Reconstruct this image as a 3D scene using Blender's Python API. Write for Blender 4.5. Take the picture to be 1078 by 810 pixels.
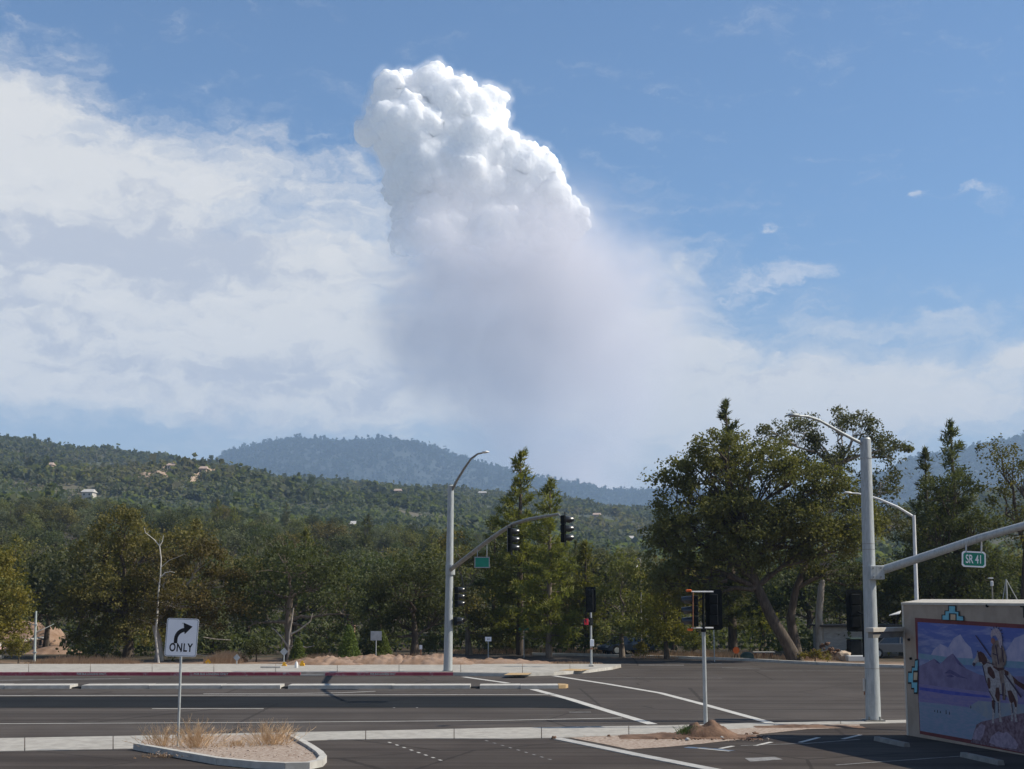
import bpy, math, random
import numpy as np
from mathutils import Vector, noise as mnoise
for _o in list(bpy.data.objects): bpy.data.objects.remove(_o)
SC = bpy.context.scene
COL = SC.collection
R = math.radians
RNG = np.random.default_rng(7)
random.seed(7)

# ------------------------------------------------------------------ camera, light, exposure
CAMH = 3.85; F = 1500.0; HOR = 628.0
PITCH = math.atan((HOR - 405) / F)
cam = bpy.data.cameras.new('camera'); co = bpy.data.objects.new('camera', cam); COL.objects.link(co)
co.location = (0, 0, CAMH); co.rotation_euler = (math.pi/2 + PITCH, 0, 0)
cam.lens = 36 * F / 1078; cam.sensor_width = 36; cam.clip_start = 0.1; cam.clip_end = 60000
SC.camera = co
SUN_AZ, SUN_EL = 89.0, 41.0
sd = Vector((math.sin(R(SUN_AZ))*math.cos(R(SUN_EL)), math.cos(R(SUN_AZ))*math.cos(R(SUN_EL)), math.sin(R(SUN_EL))))
sl = bpy.data.lights.new('sun', 'SUN'); sl.energy = 5.0; sl.angle = R(0.5); sl.color = (1.0, 0.92, 0.79)
so = bpy.data.objects.new('sun', sl); COL.objects.link(so); so.rotation_euler = sd.to_track_quat('Z', 'Y').to_euler()
SC.view_settings.view_transform = 'Standard'; SC.view_settings.look = 'None'
SC.view_settings.exposure = 0.35; SC.view_settings.gamma = 1
SC.cycles.use_denoising = True
SC.cycles.max_bounces = 6; SC.cycles.diffuse_bounces = 3; SC.cycles.glossy_bounces = 2
SC.cycles.transmission_bounces = 4; SC.cycles.transparent_max_bounces = 24; SC.cycles.volume_bounces = 3
SC.cycles.volume_step_rate = 1.0; SC.cycles.volume_max_steps = 96

def ray(px, py):
    u = (px - 539) / F; v = (405 - py) / F
    return Vector((u, math.cos(PITCH) - v*math.sin(PITCH), math.sin(PITCH) + v*math.cos(PITCH)))
def at(px, py, Y):
    d = ray(px, py); t = Y / d.y
    return Vector((d.x*t, Y, CAMH + d.z*t))
def gp(px, py, z=0.0):
    d = ray(px, py); t = (z - CAMH) / d.z
    return Vector((d.x*t, d.y*t, z))
def azel(px, py):
    d = ray(px, py).normalized()
    return math.degrees(math.atan2(d.x, d.y)), math.degrees(math.asin(d.z))

# ------------------------------------------------------------------ node helpers
class NT:
    def __init__(s, tree): s.t = tree; s.n = tree.nodes; s.l = tree.links
    def new(s, typ, **kw):
        n = s.n.new(typ)
        for k, v in kw.items(): setattr(n, k, v)
        return n
    def put(s, sock, v):
        if isinstance(v, bpy.types.NodeSocket): s.l.new(v, sock)
        elif v is not None: sock.default_value = v
    def m(s, op, a, b=None, c=None, clamp=False):
        n = s.new('ShaderNodeMath', operation=op, use_clamp=clamp)
        s.put(n.inputs[0], a)
        if b is not None: s.put(n.inputs[1], b)
        if c is not None: s.put(n.inputs[2], c)
        return n.outputs[0]
    def sstep(s, x, lo, hi):
        n = s.new('ShaderNodeMapRange', interpolation_type='SMOOTHSTEP')
        s.put(n.inputs[0], x); s.put(n.inputs[1], lo); s.put(n.inputs[2], hi); n.inputs[3].default_value = 0; n.inputs[4].default_value = 1
        return n.outputs[0]
    def mix(s, f, a, b, mode='MIX'):
        n = s.new('ShaderNodeMix', data_type='RGBA', blend_type=mode)
        s.put(n.inputs[0], f); s.put(n.inputs[6], a); s.put(n.inputs[7], b)
        return n.outputs[2]
    def noise(s, vec, scale, detail=4, rough=.55, dist=0.0):
        n = s.new('ShaderNodeTexNoise'); s.put(n.inputs['Vector'], vec)
        n.inputs['Scale'].default_value = scale; n.inputs['Detail'].default_value = detail
        n.inputs['Roughness'].default_value = rough; n.inputs['Distortion'].default_value = dist
        return n.outputs['Fac']
    def comb(s, x, y, z):
        n = s.new('ShaderNodeCombineXYZ'); s.put(n.inputs[0], x); s.put(n.inputs[1], y); s.put(n.inputs[2], z); return n.outputs[0]
    def sep(s, v):
        n = s.new('ShaderNodeSeparateXYZ'); s.put(n.inputs[0], v); return n.outputs
def c4(c): return (c[0], c[1], c[2], 1.0)

# ------------------------------------------------------------------ world: daylight sky with cloud sheets
W = bpy.data.worlds.new('World'); SC.world = W; W.use_nodes = True
nt = NT(W.node_tree); nt.n.clear()
out = nt.new('ShaderNodeOutputWorld'); bg = nt.new('ShaderNodeBackground'); bg.inputs[1].default_value = 0.1
nt.l.new(bg.outputs[0], out.inputs[0])
sky = nt.new('ShaderNodeTexSky', sky_type='NISHITA'); sky.sun_disc = False
sky.sun_elevation = R(SUN_EL); sky.sun_rotation = R(SUN_AZ)
sky.altitude = 900; sky.air_density = 1.0; sky.dust_density = 1.6; sky.ozone_density = 1.6
tc = nt.new('ShaderNodeTexCoord'); X, Y_, Z = nt.sep(tc.outputs['Generated'])
AZ = nt.m('MULTIPLY', nt.m('ARCTAN2', X, Y_), 180/math.pi)
EL = nt.m('MULTIPLY', nt.m('ARCSINE', nt.m('MINIMUM', nt.m('MAXIMUM', Z, -1), 1)), 180/math.pi)
# warp coordinates a little so that blobs are ragged
w1 = nt.noise(nt.comb(AZ, nt.m('MULTIPLY', EL, 1.6), 0), 0.35, 8, .62)
w2 = nt.noise(nt.comb(AZ, nt.m('MULTIPLY', EL, 1.6), 7.3), 0.35, 8, .62)
AZw = nt.m('ADD', AZ, nt.m('MULTIPLY', nt.m('SUBTRACT', w1, .5), 4.2))
ELw = nt.m('ADD', EL, nt.m('MULTIPLY', nt.m('SUBTRACT', w2, .5), 2.6))
def blob(px, py, rx, ry, amp, az=None, el=None):
    a0, e0 = azel(px, py); k = 1500*math.pi/180
    dx = nt.m('DIVIDE', nt.m('SUBTRACT', AZw if az is None else az, a0), rx/k)
    dy = nt.m('DIVIDE', nt.m('SUBTRACT', ELw if el is None else el, e0), ry/k)
    d = nt.m('ADD', nt.m('MULTIPLY', dx, dx), nt.m('MULTIPLY', dy, dy))
    return nt.m('MULTIPLY', nt.m('EXPONENT', nt.m('MULTIPLY', d, -1)), amp)
def blobs(lst):
    a = None
    for b in lst:
        q = blob(*b); a = q if a is None else nt.m('ADD', a, q)
    return a
white = blobs([(20,250,240,105,1.0),(230,330,240,80,.9),(380,250,80,60,.4),(120,400,420,40,.7),(480,405,250,55,.6),
               (250,185,170,28,.45),(-20,110,70,40,.5),(-60,200,200,90,.8),(850,420,230,48,.75),(1010,410,180,40,.5),
               (690,350,120,110,.5),(1078,372,38,16,.6),(960,340,120,20,.35),(760,470,160,40,.4)])
gcov = nt.m('MULTIPLY', nt.sstep(nt.m('ABSOLUTE', AZ), 24, 40), nt.m('MULTIPLY', nt.sstep(EL, 0, 4), nt.m('SUBTRACT', 1, nt.sstep(EL, 14, 34))))
gn = nt.noise(nt.comb(nt.m('MULTIPLY', X, 1), Y_, nt.m('MULTIPLY', Z, 3)), 2.6, 6, .55)
white = nt.m('ADD', white, nt.m('MULTIPLY', gcov, nt.m('MULTIPLY', nt.sstep(gn, .38, .62), .8)))
streak = nt.noise(nt.comb(nt.m('MULTIPLY', AZw, .55), nt.m('MULTIPLY', ELw, 1.9), 3), 0.42, 9, .6, .3)
fine = nt.noise(nt.comb(AZw, nt.m('MULTIPLY', ELw, 1.9), 9), 1.1, 7, .6, .4)
cov = nt.sstep(nt.m('ADD', white, nt.m('ADD', nt.m('MULTIPLY', nt.m('SUBTRACT', streak, .5), 1.15), nt.m('MULTIPLY', nt.m('SUBTRACT', fine, .5), .60))), .06, .95)
greyM = blobs([(130,250,150,34,.9),(240,285,130,26,.7),(60,330,120,40,.55),(330,400,150,34,.6),(170,395,200,18,.45),(250,455,260,26,.55),
               (-40,250,90,40,.4),(780,395,80,14,.5),(560,395,90,60,.35),(430,340,60,60,.5),(900,470,150,14,.25),(160,205,60,14,.5)])
gr2 = nt.noise(nt.comb(nt.m('MULTIPLY', AZw, .8), nt.m('MULTIPLY', ELw, 1.7), 21), 0.8, 7, .6, .3)
greyM = nt.sstep(nt.m('ADD', greyM, nt.m('MULTIPLY', nt.m('SUBTRACT', gr2, .5), 2.6)), .15, 1.05)
cc = nt.mix(greyM, c4((6.9, 6.75, 6.45)), c4((4.75, 4.9, 5.35)))
cc = nt.mix(nt.m('MULTIPLY', nt.sstep(nt.m('SUBTRACT', fine, nt.m('MULTIPLY', greyM, .12)), .50, .72), .45), cc, c4((7.8, 7.5, 7.0)))
skc = nt.mix(1.0, sky.outputs[0], c4((0.68, 0.90, 1.06)), 'MULTIPLY')
# pale blue haze low on the horizon, all the way round
lowm = nt.m('MULTIPLY', nt.m('SUBTRACT', 1, nt.sstep(EL, -1, 15)), .82)
skc = nt.mix(lowm, skc, c4((3.85, 4.1, 4.4)))
fin = nt.mix(nt.m('MULTIPLY', cov, .93), skc, cc)
# a few small clear-edged puffs on the right
small = blobs([(843,287,46,13,1.1),(815,246,12,8,1.0),(1022,205,30,8,.8),(966,212,9,10,.8),(780,303,35,13,.8),(175,192,62,17,.6),(640,180,26,7,.35),(845,322,60,10,.5)])
sm = nt.sstep(nt.m('ADD', small, nt.m('MULTIPLY', nt.m('SUBTRACT', fine, .5), 1.6)), .35, 1.25)
fin = nt.mix(nt.m('MULTIPLY', sm, .6), fin, c4((6.2, 6.3, 6.6)))
nt.l.new(fin, bg.inputs[0])

# ------------------------------------------------------------------ materials
def mat(name, col, rough=.8, col2=None, nscale=4.0, bump=0.0, bscale=None, metal=0.0, spec=.3, detail=5, contrast=(.35,.65), extra=None, coord='Object', stretch=None):
    m = bpy.data.materials.new(name); m.use_nodes = True
    t = NT(m.node_tree); b = t.n['Principled BSDF']
    b.inputs['Roughness'].default_value = rough; b.inputs['Metallic'].default_value = metal
    b.inputs['Specular IOR Level'].default_value = spec
    tcn = t.new('ShaderNodeTexCoord').outputs[coord]
    if stretch:
        mp = t.new('ShaderNodeMapping'); t.l.new(tcn, mp.inputs[0]); mp.inputs['Scale'].default_value = stretch; tcn = mp.outputs[0]
    if col2 is not None:
        f = t.sstep(t.noise(tcn, nscale, detail, .6), contrast[0], contrast[1])
        c = t.mix(f, c4(col), c4(col2))
        if extra: c = extra(t, c, tcn)
        t.l.new(c, b.inputs['Base Color'])
    else: b.inputs['Base Color'].default_value = c4(col)
    if bump:
        bn = t.new('ShaderNodeBump'); bn.inputs['Strength'].default_value = bump; bn.inputs['Distance'].default_value = .02
        t.l.new(t.noise(tcn, bscale or nscale*6, 4, .6), bn.inputs['Height']); t.l.new(bn.outputs[0], b.inputs['Normal'])
    return m
def asphalt(name, a, b):
    def ex(t, c, v):
        g = t.noise(v, 60, 2, .5)
        c = t.mix(t.m('MULTIPLY', t.sstep(g, .45, .8), .4), c, c4([x*2.0 for x in a]))
        st = t.new('ShaderNodeMapping'); t.l.new(v, st.inputs[0]); st.inputs['Scale'].default_value = (.03, 1.3, 1)
        s = t.noise(st.outputs[0], 1.2, 6, .65)
        c = t.mix(t.m('MULTIPLY', t.sstep(s, .40, .62), .75), c, c4([x*.62 for x in a]))
        c = t.mix(t.m('MULTIPLY', t.sstep(t.noise(v, .09, 4, .6), .50, .60), .30), c, c4([x*1.5 for x in a]))
        c = t.mix(t.m('MULTIPLY', t.sstep(t.noise(v, .8, 6, .7), .60, .72), .5), c, c4([x*.5 for x in a]))
        vo = t.new('ShaderNodeTexVoronoi', feature='DISTANCE_TO_EDGE'); t.l.new(v, vo.inputs['Vector']); vo.inputs['Scale'].default_value = .13
        wn = t.noise(v, 2, 3, .6)
        crack = t.m('LESS_THAN', t.m('ADD', vo.outputs['Distance'], t.m('MULTIPLY', wn, .014)), .0125)
        return t.mix(t.m('MULTIPLY', crack, .6), c, c4([x*.42 for x in a]))
    return mat(name, a, .88, b, .35, .35, 40, extra=ex, spec=.10)
M = {}
M['road'] = asphalt('road_asphalt', (.068,.058,.051), (.086,.075,.067))
M['lot'] = asphalt('lot_asphalt', (.055,.045,.039), (.073,.062,.054))
M['newasphalt'] = asphalt('fresh_asphalt', (.013,.0145,.016), (.017,.0185,.020))
def paintmat(name, c, wear=.5):
    def ex(t, cc_, v):
        w = t.sstep(t.noise(v, 3.5, 8, .72), wear, wear+.16)
        return t.mix(w, cc_, c4((.12,.115,.11)))
    return mat(name, c, .7, [x*.85 for x in c], 2, 0, extra=ex)
M['line'] = paintmat('road_paint', (.52,.50,.455), .57)
M['faded'] = paintmat('faded_paint', (.27,.26,.245), .46)
M['blue'] = paintmat('blue_paint', (.10,.16,.25), .45)
def conc(name, a, b):
    def ex(t, c, v):
        s = t.sstep(t.noise(v, .7, 7, .7), .52, .75)
        return t.mix(t.m('MULTIPLY', s, .5), c, c4((a[0]*.62, a[1]*.6, a[2]*.56)))
    return mat(name, a, .85, b, 3.0, .25, 50, extra=ex)
M['conc'] = conc('concrete', (.31,.29,.255), (.40,.375,.33))
M['conc2'] = conc('kerb_concrete', (.40,.38,.34), (.49,.47,.425))
M['concOld'] = conc('gutter_concrete', (.33,.32,.30), (.42,.41,.385))
def redex(t, c, v):
    s = t.sstep(t.noise(v, 2.2, 7, .7), .52, .68); return t.mix(s, c, c4((.40,.30,.30)))
M['concShade'] = conc('shaded_concrete', (.17,.165,.155), (.25,.24,.22))  # concrete for the wheel stops, their shade put into the darker colour
M['redkerb'] = mat('red_kerb_paint', (.30,.045,.07), .6, (.36,.07,.10), 2, 0, extra=redex)
M['tactile'] = mat('yellow_tactile', (.40,.27,.13), .7, (.46,.33,.18), 8, .3)
def litter_mix(t, c, v):
    # beyond the road verge the soil lies under dark leaf litter
    x, y, z = t.sep(v); r = t.m('SQRT', t.m('ADD', t.m('MULTIPLY', x, x), t.m('MULTIPLY', y, y)))
    f = t.sstep(t.m('ADD', r, t.m('MULTIPLY', t.noise(v, .15, 4, .6), 14)), 93, 101)
    l = t.mix(t.sstep(t.noise(v, .35, 5, .65), .45, .7), c4((.040,.034,.020)), c4((.10,.068,.040)))
    return t.mix(f, c, l)
M['dirt'] = mat('dirt', (.20,.13,.088), .95, (.29,.21,.15), .5, .6, 18, extra=litter_mix)
M['gravel'] = mat('gravel_dirt', (.24,.17,.125), .95, (.40,.33,.27), 9, .8, 22)
M['mound'] = mat('red_dirt', (.095,.055,.036), .95, (.19,.115,.075), 2.2, .9, 18)
M['berm'] = mat('berm_dirt', (.20,.125,.08), .95, (.29,.20,.145), .9, .9, 8)
M['hillground'] = mat('hill_ground', (.070,.078,.048), .95, (.115,.100,.068), .012, .4, .3, contrast=(.48,.66))
def streaks(t, c, v):
    mp = t.new('ShaderNodeMapping'); t.l.new(v, mp.inputs[0]); mp.inputs['Scale'].default_value = (9,9,.5)
    c = t.mix(t.m('MULTIPLY', t.sstep(t.noise(mp.outputs[0], 1.6, 6, .65), .48, .70), .55), c, c4((.20,.21,.20)))
    return t.mix(t.m('MULTIPLY', t.sstep(t.noise(v, 9, 4, .7), .62, .70), .6), c, c4((.17,.15,.12)))
M['galv'] = mat('galvanised_steel', (.33,.355,.355), .55, (.42,.44,.44), 5, .08, 20, metal=.2, spec=.35, stretch=(3,3,.6), extra=streaks)
M['galvdark'] = mat('weathered_steel', (.20,.19,.17), .55, (.28,.27,.24), 3, 0, metal=.3, spec=.4)
M['white'] = mat('white_metal', (.72,.72,.70), .45, (.62,.62,.60), 5)
M['black'] = mat('black_housing', (.009,.011,.011), .75, (.015,.017,.018), 6, spec=.12)
M['blackpaint'] = mat('black_sign_paint', (.012,.012,.013), .6)
M['lens'] = mat('dark_lens', (.02,.02,.022), .25)
M['orange'] = mat('orange_plastic', (.75,.14,.02), .5, (.62,.11,.02), 8)
M['signback'] = mat('sign_aluminium', (.33,.35,.37), .5, (.40,.42,.44), 5, metal=.3)
M['signwhite'] = mat('white_sign_sheet', (.86,.86,.88), .35, (.90,.90,.92), 1.5)
M['green'] = mat('green_sign_sheet', (.005,.20,.13), .4, (.008,.23,.15), 3)
M['yellow'] = mat('yellow_sign_sheet', (.80,.42,.02), .45, (.72,.38,.02), 5)
M['rust'] = mat('rusty_brown', (.20,.085,.045), .8, (.30,.14,.08), 6)
M['boxgrey'] = mat('grey_box_paint', (.52,.50,.46), .5, (.46,.44,.40), 6)
def emat(name, c, s):
    m = bpy.data.materials.new(name); m.use_nodes = True; b = m.node_tree.nodes['Principled BSDF']
    b.inputs['Base Color'].default_value = c4(c); b.inputs['Emission Color'].default_value = c4(c); b.inputs['Emission Strength'].default_value = s
    return m
M['redlamp'] = emat('lit_red_hand', (.40,.008,.02), .14)
def leafmat(name, c1, c2, c3, trans=.34):
    m = bpy.data.materials.new(name); m.use_nodes = True; t = NT(m.node_tree); t.n.clear()
    o = t.new('ShaderNodeOutputMaterial'); at_ = t.new('ShaderNodeAttribute', attribute_name='tint')
    oi = t.new('ShaderNodeObjectInfo')
    f = at_.outputs['Fac']
    c = t.mix(t.sstep(f, 0, .55), c4(c1), c4(c2)); c = t.mix(t.sstep(f, .5, 1.0), c, c4(c3))
    hs = t.new('ShaderNodeHueSaturation'); t.l.new(c, hs.inputs['Color'])
    t.put(hs.inputs['Value'], t.m('ADD', t.m('MULTIPLY', oi.outputs['Random'], .45), .78))
    t.put(hs.inputs['Hue'], t.m('ADD', t.m('MULTIPLY', oi.outputs['Random'], .03), .485))
    d = t.new('ShaderNodeBsdfPrincipled'); t.l.new(hs.outputs[0], d.inputs['Base Color']); d.inputs['Roughness'].default_value = .6; d.inputs['Specular IOR Level'].default_value = .10
    tr = t.new('ShaderNodeBsdfTranslucent'); t.l.new(t.mix(1.0, hs.outputs[0], c4((1.3,1.35,.55)), 'MULTIPLY'), tr.inputs[0])
    mx = t.new('ShaderNodeMixShader'); mx.inputs[0].default_value = trans
    t.l.new(d.outputs[0], mx.inputs[1]); t.l.new(tr.outputs[0], mx.inputs[2]); t.l.new(mx.outputs[0], o.inputs[0])
    return m
M['oak'] = leafmat('oak_leaves', (0.072,0.079,0.028), (0.130,0.132,0.048), (0.230,0.203,0.073))
M['oakbrown'] = leafmat('browning_oak_leaves', (.080,.074,.028), (.132,.113,.042), (.215,.165,.062))
M['oakdark'] = leafmat('dark_oak_leaves', (0.048,0.058,0.027), (0.078,0.090,0.041), (0.129,0.133,0.057))
M['greypine'] = leafmat('grey_green_leaves', (0.078,0.090,0.053), (0.123,0.133,0.077), (0.188,0.186,0.106))
M['pine'] = leafmat('pine_needles', (0.086,0.096,0.029), (0.145,0.144,0.040), (0.220,0.193,0.057))
M['pinedark'] = leafmat('dark_pine_needles', (0.054,0.063,0.030), (0.087,0.092,0.040), (0.143,0.136,0.060))
M['yellowgreen'] = leafmat('yellow_green_leaves', (0.112,0.116,0.027), (0.188,0.170,0.037), (0.285,0.231,0.056))
M['cypress'] = leafmat('cypress_leaves', (0.068,0.095,0.027), (0.112,0.143,0.037), (0.165,0.197,0.056))
M['bark'] = mat('bark', (.055,.042,.032), .95, (.10,.080,.062), 3, .8, 14, stretch=(3,3,.6))
M['barkpale'] = mat('pale_bark', (.24,.20,.16), .9, (.38,.34,.29), 2, .6, 12, stretch=(3,3,.6))
M['barkmid'] = mat('grey_brown_bark', (.12,.095,.072), .95, (.20,.165,.13), 2, .8, 14, stretch=(3,3,.6))
M['deadwood'] = mat('bleached_dead_wood', (.55,.53,.49), .8, (.42,.39,.35), 3)
M['hilltree'] = leafmat('hill_woodland', (.080,.098,.055), (.102,.116,.064), (.150,.140,.082), .5)
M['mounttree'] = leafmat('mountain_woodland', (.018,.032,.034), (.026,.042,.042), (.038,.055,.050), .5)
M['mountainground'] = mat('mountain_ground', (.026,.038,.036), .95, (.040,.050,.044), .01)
M['weed'] = mat('dry_weed', (.48,.31,.17), .9, (.72,.53,.33), 5)
M['grass'] = mat('green_grass', (.07,.13,.03), .8, (.12,.18,.05), 9)
M['drygrass'] = mat('dry_grass', (.36,.22,.12), .9, (.48,.33,.20), 3)

# ------------------------------------------------------------------ mesh helpers
def npmesh(name, V, Fc, tint=None, smooth=False):
    V = np.asarray(V, dtype=np.float32); Fc = np.asarray(Fc, dtype=np.int32)
    me = bpy.data.meshes.new(name); n, k = Fc.shape
    me.vertices.add(len(V)); me.vertices.foreach_set('co', V.ravel())
    me.loops.add(n*k); me.loops.foreach_set('vertex_index', Fc.ravel())
    me.polygons.add(n); me.polygons.foreach_set('loop_start', np.arange(0, n*k, k, dtype=np.int32))
    me.polygons.foreach_set('use_smooth', np.full(n, smooth))
    me.update(calc_edges=True)
    if tint is not None:
        a = me.attributes.new('tint', 'FLOAT', 'POINT'); a.data.foreach_set('value', np.asarray(tint, dtype=np.float32))
    return me
def wloc(o):
    p = Vector((0,0,0))
    while o is not None: p += o.location; o = o.parent
    return p
def link(name, me, m, parent=None, kind=None):
    o = bpy.data.objects.new(name, me); COL.objects.link(o)
    if m is not None and not me.materials: me.materials.append(m)
    if parent is not None:
        o.parent = parent
    if kind: o['kind'] = kind
    return o
def tag(o, label, cat, group=None):
    o['label'] = label; o['category'] = cat
    if group: o['group'] = group
    return o
def thing(name, loc, label, cat, group=None):
    o = bpy.data.objects.new(name, None); o.empty_display_size = .3; COL.objects.link(o); o.location = loc
    return tag(o, label, cat, group)
class MB:
    """collects shapes in world coordinates, build() makes ONE mesh object local to its thing"""
    def __init__(s): s.v = []; s.f = []; s.sm = []
    def add(s, vs, fs, smooth=False):
        b = len(s.v); s.v += [tuple(v) for v in vs]; s.f += [tuple(i+b for i in f) for f in fs]; s.sm += [smooth]*len(fs); return s
    def box(s, c, size, rz=0.0, bev=0.0):
        x, y, z = [q/2 for q in size]; ca, sa = math.cos(rz), math.sin(rz)
        P = []
        if bev <= 0:
            for dz in (-z, z):
                for dx, dy in ((-x,-y),(x,-y),(x,y),(-x,y)): P.append((dx,dy,dz))
            Fs = [(3,2,1,0),(4,5,6,7),(0,1,5,4),(1,2,6,5),(2,3,7,6),(3,0,4,7)]
        else:
            rings = [(-z, bev), (-z+bev, 0), (z-bev, 0), (z, bev)]
            for (zz, ins) in rings:
                a, b = x-ins, y-ins
                q = bev*.7
                for dx, dy in ((-a+q,-b),(a-q,-b),(a,-b+q),(a,b-q),(a-q,b),(-a+q,b),(-a,b-q),(-a,-b+q)): P.append((dx,dy,zz))
            Fs = [tuple(range(7,-1,-1)), tuple(range(24,32))]
            for k in range(3):
                for i in range(8): Fs.append((k*8+i, k*8+(i+1)%8, k*8+8+(i+1)%8, k*8+8+i))
        s.add([(c[0]+p[0]*ca-p[1]*sa, c[1]+p[0]*sa+p[1]*ca, c[2]+p[2]) for p in P], Fs); return s
    def tube(s, pts, rad, n=10, cap=True, smooth=True):
        pts = [Vector(p) for p in pts]
        if not hasattr(rad, '__len__'): rad = [rad]*len(pts)
        vs = []; fs = []; up = Vector((0,0,1)); prev = None
        for i, p in enumerate(pts):
            d = (pts[min(i+1,len(pts)-1)] - pts[max(i-1,0)]).normalized()
            if prev is None: a = d.cross(up if abs(d.z) < .95 else Vector((1,0,0))).normalized()
            else: a = (prev - d*prev.dot(d)).normalized()
            prev = a; b = d.cross(a)
            for k in range(n):
                t = 2*math.pi*k/n; vs.append(p + (a*math.cos(t) + b*math.sin(t))*rad[i])
        for i in range(len(pts)-1):
            for k in range(n): fs.append((i*n+k, i*n+(k+1)%n, (i+1)*n+(k+1)%n, (i+1)*n+k))
        s.add(vs, fs, smooth)
        if cap:
            m = (len(pts)-1)*n
            s.add(vs[:n], [tuple(range(n-1,-1,-1))]); s.add(vs[m:m+n], [tuple(range(n))])
        return s
    def prism(s, poly, z0, z1):
        n = len(poly)
        A = sum(poly[i][0]*poly[(i+1)%n][1]-poly[(i+1)%n][0]*poly[i][1] for i in range(n))
        if A < 0: poly = poly[::-1]
        vs = [(p[0],p[1],z0) for p in poly]+[(p[0],p[1],z1) for p in poly]
        s.add(vs, [tuple(range(n-1,-1,-1)), tuple(range(n,2*n))]+[(i,(i+1)%n,n+(i+1)%n,n+i) for i in range(n)]); return s
    def plate(s, poly3, nrm, th):
        nrm = Vector(nrm).normalized(); n = len(poly3); P = [Vector(p) for p in poly3]
        N = Vector((0,0,0))
        for i in range(n): N += P[i].cross(P[(i+1)%n])
        if N.dot(nrm) < 0: P = P[::-1]
        vs = [p for p in P]+[p + nrm*th for p in P]
        s.add(vs, [tuple(range(n-1,-1,-1)), tuple(range(n,2*n))]+[(i,(i+1)%n,n+(i+1)%n,n+i) for i in range(n)]); return s
    def build(s, name, m, parent=None, kind=None, label=None):
        off = wloc(parent)
        me = bpy.data.meshes.new(name); me.from_pydata([(v[0]-off.x, v[1]-off.y, v[2]-off.z) for v in s.v], [], s.f)
        me.polygons.foreach_set('use_smooth', s.sm); me.update()
        o = link(name, me, m, parent, kind)
        if label: o['label'] = label
        return o
def lump(c, r, seed, sub=2, jit=.25, flat=1.0):
    """irregular stone"""
    import bmesh
    bm = bmesh.new(); bmesh.ops.create_icosphere(bm, subdivisions=sub, radius=1)
    vs = []
    for v in bm.verts:
        k = 1 + jit*mnoise.noise(v.co*1.6 + Vector((seed*7.1, seed*3.3, 0)))*2
        vs.append((c[0]+v.co.x*r*k, c[1]+v.co.y*r*k, c[2]+v.co.z*r*k*flat))
    fs = [tuple(q.index for q in f.verts) for f in bm.faces]; bm.free(); return vs, fs
def poly_sheet(name, pts, z, m, parent=None, kind=None):
    b = MB(); off = wloc(parent); n = len(pts)
    me = bpy.data.meshes.new(name)
    A = sum(pts[i][0]*pts[(i+1)%n][1]-pts[(i+1)%n][0]*pts[i][1] for i in range(n))
    if A < 0: pts = pts[::-1]
    me.from_pydata([(p[0]-off.x, p[1]-off.y, z-off.z) for p in pts], [], [tuple(range(n))]); me.update()
    return link(name, me, m, parent, kind)
def text_mesh(txt, size, origin, xdir, ydir, th=.002, bold=0.0, align='CENTER', spacing=1.0, squash=1.0):
    cu = bpy.data.curves.new('t', 'FONT'); cu.body = txt; cu.size = size; cu.align_x = align; cu.align_y = 'CENTER'
    cu.offset = bold; cu.space_character = spacing; cu.resolution_u = 4; cu.extrude = 0
    o = bpy.data.objects.new('t', cu); COL.objects.link(o)
    dg = bpy.context.evaluated_depsgraph_get(); dg.update(); me = bpy.data.meshes.new_from_object(o.evaluated_get(dg))
    xd, yd = Vector(xdir).normalized(), Vector(ydir).normalized(); nd = xd.cross(yd)
    vs = [Vector(origin) + xd*v.co.x*squash + yd*v.co.y + nd*th for v in me.vertices]; fs = [tuple(p.vertices) for p in me.polygons]
    bpy.data.objects.remove(o); bpy.data.curves.remove(cu); bpy.data.meshes.remove(me)
    b = MB(); b.add(vs, fs); return b

# ------------------------------------------------------------------ terrain
def interp(x, xs, ys): return float(np.interp(x, xs, ys))
def azp(px): return math.degrees(math.atan2(px-539, F))
def elp(px, py): return math.tan(math.radians(azel(px, py)[1]))
hill_px = [(-500,440),(-200,452),(0,463),(60,470),(120,481),(180,489),(230,497),(300,509),(380,512),(480,517),(560,524),(640,534),(700,540),(900,545),(1078,520),(1500,500)]
mt_px = [(-500,520),(60,515),(150,505),(205,496),(240,476),(275,468),(310,464),(350,467),(400,464),(440,469),(480,483),(505,492),(545,501),(600,509),(640,516),(690,518),(760,522),(860,518),(930,500),(965,483),(1005,474),(1045,466),(1078,461),(1200,440),(1500,450)]
mid_px = [(-500,545),(0,552),(120,556),(250,560),(350,575),(450,583),(560,595),(650,612),(760,615),(900,610),(1078,600),(1500,590)]  # where the ground of the near wood ends
H_az = [azp(p[0]) for p in hill_px]; H_t = [elp(*p) for p in hill_px]
M_az = [azp(p[0]) for p in mt_px]; M_t = [elp(*p) for p in mt_px]
D_az = [azp(p[0]) for p in mid_px]; D_t = [elp(*p) for p in mid_px]
RA, RM, RH, RM0, RMT = 105.0, 460.0, 1900.0, 3200.0, 6400.0
def fb(x, y, s, seed=0.0, o=4): return mnoise.fractal(Vector((x/s, y/s, seed)), 1.0, 2.0, o)
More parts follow.
